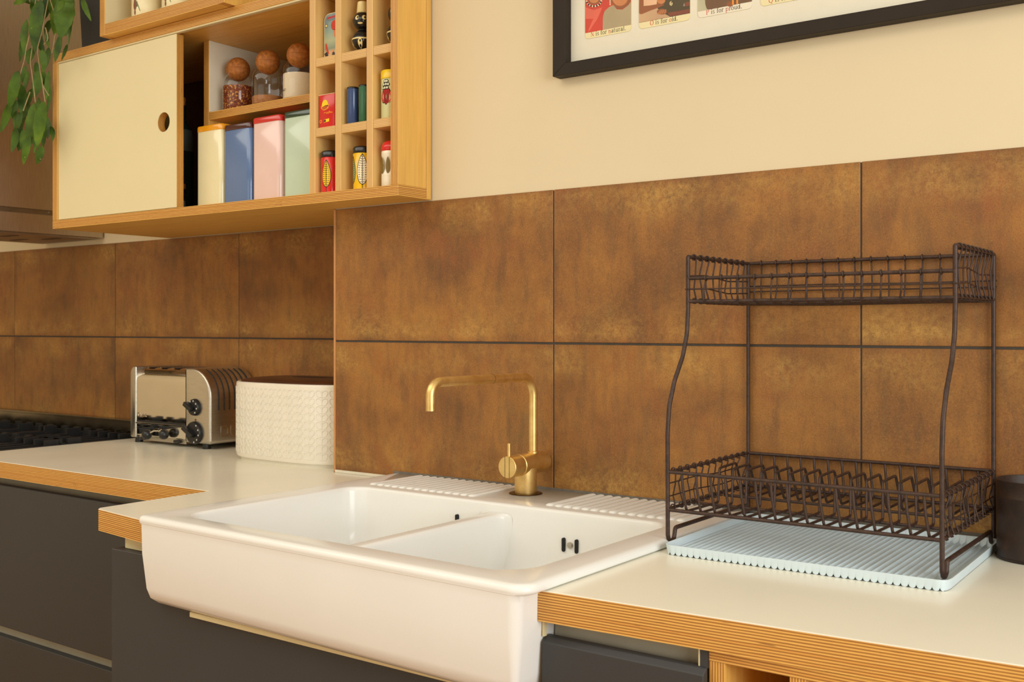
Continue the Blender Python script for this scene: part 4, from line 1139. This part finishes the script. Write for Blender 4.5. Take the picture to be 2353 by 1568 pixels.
shaker(-.4402, -.076, r3, 'yellow shaker with black lid and green and white leaves', paint('shaker_yellow', 236, 184, 10, .16), BLACK,
       [(VA-1.32, .013, .071, .0088, paint('leaf_sage', 150, 176, 112, .2)), (VA-.12, .010, .074, .0108, paint('leaf_white', 240, 226, 190, .2))])
t = shaker(-.3575, -.076, r3, 'white shaker with red lid and waisted body', paint('shaker_white', 240, 230, 205, .16), paint('shaker_lid_red', 214, 36, 30, .16), [], kind=1, h=.096)
for a in (VA-1.15, VA-.45):
    wrap_leaf(-.3575, -.076, .0222, a, r3+.026, r3+.062, .0045, paint('olive_print', 120, 96, 30, .3), t, 'leaf_print', .0004)
# pale green tin with yellow lid
t = thing('round_tin', 'pale green round tin with yellow lid and red flower bowl print', 'tin', (-.3580, -.076, r2))
cx, cy, r = -.3580, -.076, .0222
obj('tin_body', lathe([(0, 0), (r-.001, 0), (r, .001), (r, .082), (r-.0006, .0825)], cx, cy, r2, 36), paint('pale_green_enamel', 214, 214, 158, .2), t, ang=50)
obj('lid', lathe([(r-.0005, .0825), (r+.0008, .0832), (r+.0008, .0985), (r-.001, .1010), (0, .1010)], cx, cy, r2, 36), paint('yellow_enamel', 240, 200, 20, .2), t, ang=50)
a0 = VA-.62
wrap_leaf(cx, cy, r, a0, r2+.027, r2+.0665, .0145, BLACK, t, 'bowl_outline', .00015, n=10)
wrap_leaf(cx, cy, r, a0, r2+.029, r2+.0645, .0128, paint('bowl_red', 200, 44, 40, .2), t, 'bowl_print', .0003, n=10)
wrap_line(cx, cy, r, [((a0+d*.5, r2+.031), (a0+d, r2+.060)) for d in (-.35, -.18, 0, .18, .35)], .0009, BLACK, t, 'bowl_stripes', .00045)
for k, (da, dz) in enumerate(((-.36, .0685), (-.12, .0690), (.12, .0690), (-.25, .0760), (0, .0765), (.22, .0760), (-.1, .0828), (.1, .0828))):
    wrap_leaf(cx, cy, r, a0+da, r2-.006+dz-.0042, r2-.006+dz+.0042, .0038, BLACK, t, 'berry_outline', .0005, n=8)
    wrap_leaf(cx, cy, r, a0+da, r2-.006+dz-.0026, r2-.006+dz+.0026, .0022, paint('berry_white', 226, 222, 190, .3), t, 'berry_print', .0007, n=8)
# blue and green cylinders
def cyl_tin(cx, cy, h, col, label, r):
    t = thing('cylinder_tin', label, 'tin', (cx, cy, r2), 'slim tins in the pigeonhole')
    obj('tin_body', lathe([(0, 0), (r-.0008, 0), (r, .0008), (r, h-.004)], cx, cy, r2, 32), col, t, ang=50)
    obj('lid', lathe([(r-.0004, h-.004), (r+.0003, h-.0035), (r+.0003, h-.0008), (r-.0006, h), (0, h)], cx, cy, r2, 32), BLACK, t, ang=50)
cyl_tin(-.4635, -.0840, .0795, paint('navy_enamel', 58, 78, 120, .2), 'slim dark blue cylinder tin with black lid in pigeonhole', .0128)
cyl_tin(-.4287, -.0840, .0798, paint('forest_enamel', 52, 104, 72, .2), 'slim green cylinder tin with black lid in pigeonhole', .0128)
# red chocolate tin
t = thing('red_tin', 'small red rectangular tin with yellow bell print', 'tin', (-.5330, -.082, r2))
x0, x1, y0, y1, h = -.5575, -.5085, -.0945, -.0700, .0735
obj('tin_body', box(x0, x1, y0, y1, r2, r2+h, .003, 2), paint('tin_red', 206, 38, 34, .16), t)
cl = paint('tin_edge_cream', 240, 196, 150, .3)
for z in (r2+.0006, r2+h-.0012): obj('rim', box(x0-.0004, x1+.0004, y0-.0004, y1+.0004, z-.0005, z+.0007), cl, t, smooth=False)
yel = paint('bell_yellow', 250, 212, 20, .3); org = paint('script_orange', 250, 160, 50, .3)
def pr(name, pts, mat, lay=1):
    bm = BM(); flat([(x0+a*(x1-x0), y0-.0002*lay, r2+b*h) for a, b in pts], bm)
    for f in bm.faces:
        f.normal_update()
        if f.normal.y > 0: f.normal_flip()
    return obj(name, bm, mat, t, smooth=False)
pr('bell_print', [(.40+.20*math.cos(a), .66+.17*math.sin(a)) for a in [PI*k/12 for k in range(13)]]+[(.20, .62), (.60, .62)], yel)
pr('ribbon_print', [(.14, .66), (.22, .62), (.40, .66), (.58, .66), (.70, .69), (.62, .62), (.60, .56), (.40, .52), (.30, .52), (.16, .58)], org)
pr('ribbon_centre', [(.20, .625), (.40, .645), (.56, .645), (.54, .575), (.38, .54), (.28, .545), (.20, .585)], paint('tin_rust', 190, 90, 20, .3), 2)
sq = [(.34+.52*k/22, .43+.028*math.sin(k*1.45)+(.03 if k in (3, 4, 14, 15) else 0)) for k in range(23)]
obj('script_print', tube([(x0+a*(x1-x0), y0-.0002, r2+b*h) for a, b in sq], .0007, 4), org, t)
pr('badge', [(.13+.075*math.cos(a), .20+.05*math.sin(a)) for a in [2*PI*k/14 for k in range(14)]], org)
pr('badge', [(.13+.045*math.cos(a), .20+.03*math.sin(a)) for a in [2*PI*k/14 for k in range(14)]], paint('tin_red2', 206, 38, 34, .2), 2)
pr('chocolate_print', [(.34, .15), (.66, .17), (.66, .26), (.34, .24)], yel)
pr('chocolate_print', [(.40+.06*math.cos(a), .20+.04*math.sin(a)) for a in [2*PI*k/12 for k in range(12)]], paint('choc', 80, 24, 14, .3), 2)
# picture card leaning in the top pigeonhole
t = thing('tin_sign', 'small picture card with red balloon leaning in the top pigeonhole', 'card', (-.5300, -.079, r1))
s = NT('printed_sky'); tc = s.add('ShaderNodeTexCoord'); sp = s.add('ShaderNodeSeparateXYZ'); s.link(tc.outputs['Generated'], sp.inputs[0])
nn = s.noise(s.coord(), 60, 3)
s.base(s.mix(s.math('MULTIPLY', nn, .35), s.ramp(sp.outputs[2], [(.0, srgb(220, 180, 120)), (.14, srgb(214, 176, 120)), (.22, srgb(120, 140, 120)), (.4, srgb(176, 184, 140)), (.6, srgb(130, 160, 150)), (.85, srgb(100, 126, 140))]), srgb(180, 190, 160))); s.rough(.3)
cx0, cx1, yq, cz0, cz1 = -.5555, -.5030, -.0800, r1, r1+.100
plate = obj('sign_plate', prism(rrect(cx0, cx1, cz0, cz1, (.002, .002, .016, .016), 6), yq, yq+.0015, axis='y'), plain('card_edge', srgb(240, 222, 180), .5), t, smooth=False)
obj('picture_print', prism(rrect(cx0+.0013, cx1-.0013, cz0+.0013, cz1-.0013, (.002, .002, .0148, .0148), 6), yq-.0002, yq, axis='y'), s.m, plate, smooth=False)
def pc(name, pts, mat, lay=2):
    bm = BM(); flat([(cx0+a*(cx1-cx0), yq-.0002-.0001*lay, cz0+b*(cz1-cz0)) for a, b in pts], bm)
    for f in bm.faces:
        f.normal_update()
        if f.normal.y > 0: f.normal_flip()
    obj(name, bm, mat, plate, smooth=False)
E_ = lambda cx, cy, rx, ry, n=18: [(cx+rx*math.cos(2*PI*k/n), cy+ry*math.sin(2*PI*k/n)) for k in range(n)]
pr_red = paint('print_scarlet', 214, 44, 36, .4); pr_dk = paint('print_dark', 44, 40, 44, .4)
pc('title_print', [(.16, .875), (.70, .885), (.70, .935), (.20, .925)], paint('title_red', 176, 40, 48, .4))
pc('subtitle_print', [(.20, .845), (.66, .855), (.66, .862), (.20, .852)], pr_dk)
pc('sun_print', E_(.135, .74, .075, .042), pr_dk); pc('sun_print', E_(.135, .74, .055, .030), paint('sun_cream', 226, 214, 150, .4), 3)
pc('balloon_print', E_(.60, .72, .19, .11), pr_red); pc('figure_print', [(.55, .62), (.66, .62), (.66, .46), (.60, .46)], paint('print_orange', 226, 120, 50, .4))
pc('figure_print', [(.08, .34), (.14, .36), (.30, .12), (.22, .11), (.10, .24)], pr_red, 3); pc('figure_print', [(.02, .13), (.18, .17), (.26, .08), (.12, .04)], pr_dk, 4)
pc('figure_print', [(.40, .16), (.58, .20), (.50, .02), (.42, .02)], paint('print_peach', 230, 160, 110, .4), 3); pc('figure_print', E_(.56, .09, .08, .05), pr_dk, 4)
# turned wooden figures
def figure(cx, cy, label, hat):
    t = thing('wooden_figure', label, 'figure', (cx, cy, r1), 'turned wooden figures in the top pigeonholes')
    R_, H_ = .0225, .0205
    blk = paint('black_lacquer', 22, 18, 15, .2); cream = paint('cream_lacquer', 228, 206, 140, .3)
    zb, zh = .0265, .0680
    prof = [(0, 0), (.013, 0)]+[(R_*math.cos(a), zb+R_*math.sin(a)) for a in [PI*(-.34+k/13*.78) for k in range(14)]]
    prof = [p for p in prof if p[1] >= 0]+[(.0085, .0480)]
    obj('torso', lathe(prof, cx, cy, r1, 32), blk, t, ang=60)
    hp = [(.0085, .0480)]+[(H_*math.cos(a), zh+H_*math.sin(a)) for a in [PI*(-.36+k/15*.86) for k in range(16)]]
    hd = obj('head', lathe(hp, cx, cy, r1, 32), blk, t, ang=60)
    if hat:
        obj('hat', lathe([(.0115, .0850), (.0125, .0865), (.0105, .1085), (.009, .1095), (0, .1095)], cx, cy, r1, 24), cream, t, ang=50)
    fa = -1.05
    def patch(par, zc, R0, a0, z0, hw, hh, mat, name, lift=.0003, n=10):
        bm = BM(); c = bm.verts.new(P_(zc, R0+lift, a0, z0)); ring_ = [bm.verts.new(P_(zc, R0+lift, a0+hw*math.cos(2*PI*k/16), z0+hh*math.sin(2*PI*k/16))) for k in range(16)]
        for k in range(16): bm.faces.new((c, ring_[k], ring_[(k+1) % 16]))
        bmesh.ops.recalc_face_normals(bm, faces=bm.faces[:]); obj(name, bm, mat, par, ang=80)
    def P_(zc, R0, a, dz):
        dz = max(-R0*.97, min(R0*.97, dz)); q = math.sqrt(R0*R0-dz*dz)
        return (cx+q*math.cos(a), cy+q*math.sin(a), r1+zc+dz)
    for s_ in (-.36, .42):
        patch(hd, zh, H_, fa+s_, .0035, .23, .0050, cream, 'eye'); patch(hd, zh, H_, fa+s_+.10, .0035, .11, .0030, blk, 'pupil', .0006)
    patch(hd, zh, H_, fa-.02, -.0085, .30, .0018, cream, 'mouth')
    for s_ in (-1.35, 1.45): patch(hd, zh, H_+.0006, fa+s_, .0005, .17, .0055, cream, 'ear')
    bd = obj('belt', lathe([(R_+.0002, zb-.0008), (R_+.0005, zb+.0005), (R_+.0002, zb+.0022)], cx, cy, r1, 32), cream, t)
    for s_ in (-1.25, .0, 1.25): patch(bd, zb, R_, fa+s_, -.0100, .24, .0100, cream, 'apron_stripe')
figure(-.4448, -.0740, 'black wooden figure with cream hat in the middle pigeonhole', True)
figure(-.3480, -.0690, 'black wooden figure half hidden by the cabinet side', False)

# ------------------------------------------------------------------ mugs in the box above
ubl = obj('side_lining', box(UX0+.0213, UX0+.0225, YU+.002, .209, UZ+.0292, 2.2998), M_DOOR, ub, smooth=False)
mugm = paint('cream_glaze', 236, 222, 176, .2)
for k, (mx, lab) in enumerate(((-1.1950, 'cream mug with leaf print, leftmost in the box above'), (-1.0700, 'cream mug with leaf print, middle one in box above'), (-.9420, 'cream mug with leaf print, rightmost in the box above'))):
    my, mz, r = -.080, UZ+.0292, .0405
    t = thing('printed_mug', lab, 'mug', (mx, my, mz), 'cream mugs in the box above the cabinet')
    obj('mug_body', lathe([(0, .002), (r-.006, .002), (r-.004, 0), (r-.001, .002), (r, .006), (r, .094), (r-.0015, .0955), (r-.003, .094), (r-.003, .006), (0, .005)], mx, my, mz, 40), mugm, t, ang=50)
    ha = .05
    hp = [(mx+(r+dx)*math.cos(ha), my+(r+dx)*math.sin(ha), mz+z) for dx, z in ((-.001, .020), (.020, .024), (.028, .045), (.024, .068), (-.001, .076))]
    obj('handle', tube(fillet(hp, [0, .014, .02, .014, 0], 5), .0055, 10), mugm, t, ang=60)
    a0 = -1.66
    brn = paint('print_brown', 122, 66, 34, .4); gre = paint('print_green', 92, 124, 56, .4)
    wrap_line(mx, my, r, [((a0+.10+q*.02, mz+.018+q*.0024), (a0+.56-q*.022, mz+.018+q*.0024)) for q in range(11)], .0027, gre, t, 'leaf_print', .0003)
    wrap_leaf(mx, my, r, a0+.16, mz+.020, mz+.052, .0058, brn, t, 'stem_print', .0005)
    wrap_leaf(mx, my, r, a0+.16, mz+.050, mz+.090, .0052, paint('print_dark_brown', 70, 44, 30, .4), t, 'stem_print', .0005)
    wrap_leaf(mx, my, r, a0+.16, mz+.008, mz+.024, .0026, brn, t, 'stem_print', .0006)

# ------------------------------------------------------------------ trailing plant
LEAVES = [
    (-1.574, -0.150, 2.122, -1.597, -0.154, 1.984, 0.0317),
    (-1.682, -0.130, 2.091, -1.679, -0.134, 1.985, 0.0192),
    (-1.613, -0.150, 1.998, -1.633, -0.154, 1.955, 0.0167),
    (-1.654, -0.170, 1.936, -1.694, -0.174, 1.836, 0.0268),
    (-1.709, -0.160, 1.859, -1.756, -0.164, 1.780, 0.0192),
    (-1.675, -0.150, 1.906, -1.670, -0.154, 1.825, 0.0215),
    (-1.690, -0.140, 1.836, -1.702, -0.144, 1.783, 0.0130),
    (-1.605, -0.140, 1.935, -1.617, -0.144, 1.864, 0.0228),
    (-1.554, -0.160, 1.981, -1.538, -0.164, 1.917, 0.0174),
    (-1.668, -0.130, 1.866, -1.705, -0.134, 1.811, 0.0179),
    (-1.608, -0.150, 1.845, -1.631, -0.154, 1.720, 0.0258),
    (-1.524, -0.170, 1.836, -1.550, -0.174, 1.714, 0.0332),
    (-1.532, -0.170, 1.717, -1.552, -0.174, 1.671, 0.0172),
    (-1.716, -0.140, 1.839, -1.718, -0.144, 1.789, 0.0140),
    (-1.701, -0.150, 1.789, -1.717, -0.154, 1.722, 0.0173),
    (-1.708, -0.130, 1.793, -1.718, -0.134, 1.728, 0.0156),
    (-1.663, -0.150, 1.780, -1.670, -0.154, 1.724, 0.0123),
    (-1.615, -0.160, 1.757, -1.638, -0.164, 1.679, 0.0170),
    (-1.569, -0.130, 1.932, -1.575, -0.134, 1.854, 0.0115),
    (-1.543, -0.140, 1.776, -1.527, -0.144, 1.735, 0.0108),
    (-1.418, -0.170, 2.100, -1.439, -0.174, 1.993, 0.0479),
    (-1.447, -0.170, 2.000, -1.465, -0.174, 1.933, 0.0152),
    (-1.533, -0.140, 2.093, -1.518, -0.144, 2.017, 0.0180),
    (-1.446, -0.150, 1.981, -1.467, -0.154, 1.942, 0.0088),
    (-1.331, -0.180, 2.076, -1.284, -0.184, 2.008, 0.0131),
    (-1.636, -0.150, 2.141, -1.704, -0.154, 2.133, 0.0183),
    (-1.650, -0.150, 1.955, -1.663, -0.154, 1.907, 0.0092),
    (-1.513, -0.170, 2.026, -1.497, -0.174, 1.976, 0.0101),
    (-1.416, -0.150, 2.099, -1.435, -0.154, 1.977, 0.0076),
    (-1.395, -0.190, 2.077, -1.424, -0.194, 2.052, 0.0172),
    (-1.637, -0.120, 1.870, -1.655, -0.124, 1.717, 0.0185),
    (-1.593, -0.120, 1.919, -1.587, -0.124, 1.824, 0.0092),
    (-1.604, -0.120, 1.823, -1.609, -0.124, 1.728, 0.0153),
    (-1.533, -0.120, 2.140, -1.571, -0.124, 2.089, 0.0271),
    (-1.649, -0.120, 1.970, -1.640, -0.124, 1.925, 0.0123),
    (-1.666, -0.120, 2.158, -1.640, -0.124, 2.064, 0.0217),
    (-1.581, -0.130, 2.137, -1.595, -0.134, 2.070, 0.0182),
    (-1.505, -0.130, 2.096, -1.484, -0.134, 2.021, 0.0209),
    (-1.479, -0.120, 2.118, -1.471, -0.124, 2.063, 0.0149),
    (-1.571, -0.112, 2.143, -1.560, -0.116, 2.068, 0.0229),
    (-1.717, -0.120, 2.052, -1.729, -0.124, 1.982, 0.0125),
    (-1.632, -0.120, 2.047, -1.598, -0.124, 1.975, 0.0142),
    (-1.677, -0.130, 1.947, -1.682, -0.134, 1.898, 0.0142),
    (-1.770, -0.130, 1.847, -1.788, -0.134, 1.824, 0.0126),
    (-1.649, -0.120, 1.794, -1.666, -0.124, 1.743, 0.0154),
    (-1.706, -0.120, 1.841, -1.723, -0.124, 1.780, 0.0162),
    (-1.581, -0.130, 1.809, -1.570, -0.134, 1.747, 0.0134),
    (-1.747, -0.120, 1.877, -1.764, -0.124, 1.823, 0.0145),
    (-1.615, -0.120, 1.940, -1.598, -0.124, 1.895, 0.0123),
    (-1.671, -0.120, 1.899, -1.683, -0.124, 1.851, 0.0136),
    (-1.587, -0.120, 2.001, -1.598, -0.124, 1.944, 0.0122),
    (-1.576, -0.120, 2.075, -1.598, -0.124, 2.033, 0.0140),
    (-1.705, -0.130, 2.160, -1.659, -0.134, 2.130, 0.0137),
    (-1.479, -0.120, 2.076, -1.500, -0.124, 2.017, 0.0164),
]
STEMS = [
    [ (-1.533, -0.152, 2.123), (-1.549, -0.152, 2.081), (-1.563, -0.152, 2.038), (-1.590, -0.152, 1.991), (-1.577, -0.152, 1.935), (-1.563, -0.152, 1.888), (-1.550, -0.152, 1.838) ],
    [ (-1.586, -0.156, 2.132), (-1.603, -0.156, 2.089), (-1.611, -0.156, 2.051), (-1.603, -0.156, 2.014), (-1.619, -0.156, 1.958), (-1.611, -0.156, 1.933), (-1.592, -0.156, 1.845) ],
    [ (-1.514, -0.160, 2.111), (-1.492, -0.160, 2.069), (-1.466, -0.160, 2.032), (-1.456, -0.160, 2.007) ],
    [ (-1.597, -0.164, 2.047), (-1.622, -0.164, 2.000), (-1.633, -0.164, 1.965), (-1.653, -0.164, 1.931), (-1.679, -0.164, 1.883) ],
    [ (-1.474, -0.168, 2.011), (-1.484, -0.168, 1.977), (-1.490, -0.168, 1.961) ],
    [ (-1.515, -0.172, 2.032), (-1.499, -0.172, 1.997), (-1.523, -0.172, 1.988) ],
    [ (-1.522, -0.176, 1.878), (-1.492, -0.176, 1.847) ],
    [ (-1.577, -0.180, 1.867), (-1.611, -0.180, 1.820) ],
    [ (-1.436, -0.184, 2.089), (-1.395, -0.184, 2.090), (-1.345, -0.184, 2.089) ],
]

t = thing('trailing_plant', 'trailing green cactus in a black planter on the wall cabinet', 'plant', (-1.43, -.05, ZTOP+.0003))
px0, px1, py0, py1 = -1.5060, -1.345, -.086, .06
zp = ZTOP+.0003
bm = loft([[(x, y, zp) for x, y in rrect(px0+.008, px1-.008, py0+.008, py1-.008, .006, 4)], [(x, y, zp+.19) for x, y in rrect(px0, px1, py0, py1, .008, 4)], [(x, y, zp+.19) for x, y in rrect(px0+.005, px1-.005, py0+.005, py1-.005, .006, 4)], [(x, y, zp+.165) for x, y in rrect(px0+.005, px1-.005, py0+.005, py1-.005, .006, 4)]])
obj('planter', bm, plain('matt_black_planter', (.012, .012, .012), .55), t, ang=40)
obj('potting_soil', box(px0+.0055, px1-.0055, py0+.0055, py1-.0055, zp+.15, zp+.168), plain('soil', (.03, .02, .012), .95, var=.4, scale=90), t)
rl = random.Random(5)
def leaf_mesh(a, b, w):
    a, b = Vector(a), Vector(b); ax = b-a; L = ax.length; ax.normalize()
    side = ax.cross(Vector((.62, -.78, .05))).normalized()
    side = Matrix.Rotation(rl.uniform(-.35, .35), 3, ax) @ side
    nrm = side.cross(ax).normalized()
    bow = rl.uniform(-.06, .06)*L; sway = rl.uniform(-.05, .05)*L
    bm = BM(); n = 12; rows = []
    for k in range(n+1):
        u = k/n
        wd = w*.5*(math.sin(PI*min(1, u*.96+.02)**.78)**.75)*(1+.06*math.sin(u*26+w*900))
        if k == n: wd = w*.07
        if k == 0: wd = w*.05
        c = a+ax*(L*u)+nrm*(bow*math.sin(PI*u))+side*(sway*math.sin(PI*u))
        rows.append([bm.verts.new(c-side*wd+nrm*(.10*wd)), bm.verts.new(c-side*wd*.5-nrm*(.03*wd)), bm.verts.new(c-nrm*(.10*wd)), bm.verts.new(c+side*wd*.5-nrm*(.03*wd)), bm.verts.new(c+side*wd+nrm*(.10*wd))])
    for A, B in zip(rows, rows[1:]):
        for q in range(4): bm.faces.new((A[q], A[q+1], B[q+1], B[q]))
    g_ = bmesh.ops.extrude_face_region(bm, geom=bm.faces[:])
    vs = [v for v in g_['geom'] if isinstance(v, bmesh.types.BMVert)]
    bmesh.ops.translate(bm, verts=vs, vec=nrm*.0011)
    bmesh.ops.recalc_face_normals(bm, faces=bm.faces[:]); return bm
for ax, ay, az, bx_, by_, bz, w in LEAVES:
    obj('leaf', leaf_mesh((ax, ay, az), (bx_, by_, bz), w*1.25), M_LEAF, t, ang=70)
for st in STEMS:
    obj('stem', tube(fillet(st, .03, 3), .0014, 6), M_STEM, t, ang=70)
for k, st in enumerate(STEMS[:3]+STEMS[8:]):
    p = Vector(st[0]); q = Vector((-1.47+.03*k, -.05, zp+.166))
    m_ = Vector(((p.x+q.x)/2, -.115, max(p.z, zp+.19)+.05))
    obj('stem', tube(fillet([q, (q.x, q.y, zp+.21), m_, p], .03, 4), .0016, 6), M_STEM, t, ang=70)
# a few shoots rising from the pot, out of the picture
for k in range(5):
    q = Vector((-1.49+.020*k, -.03+.012*(k % 3), zp+.166)); e = q+Vector((rl.uniform(-.05, .05), rl.uniform(-.05, .02), rl.uniform(.05, .09)))
    obj('leaf', leaf_mesh(q, e, .024), M_LEAF, t, ang=70)
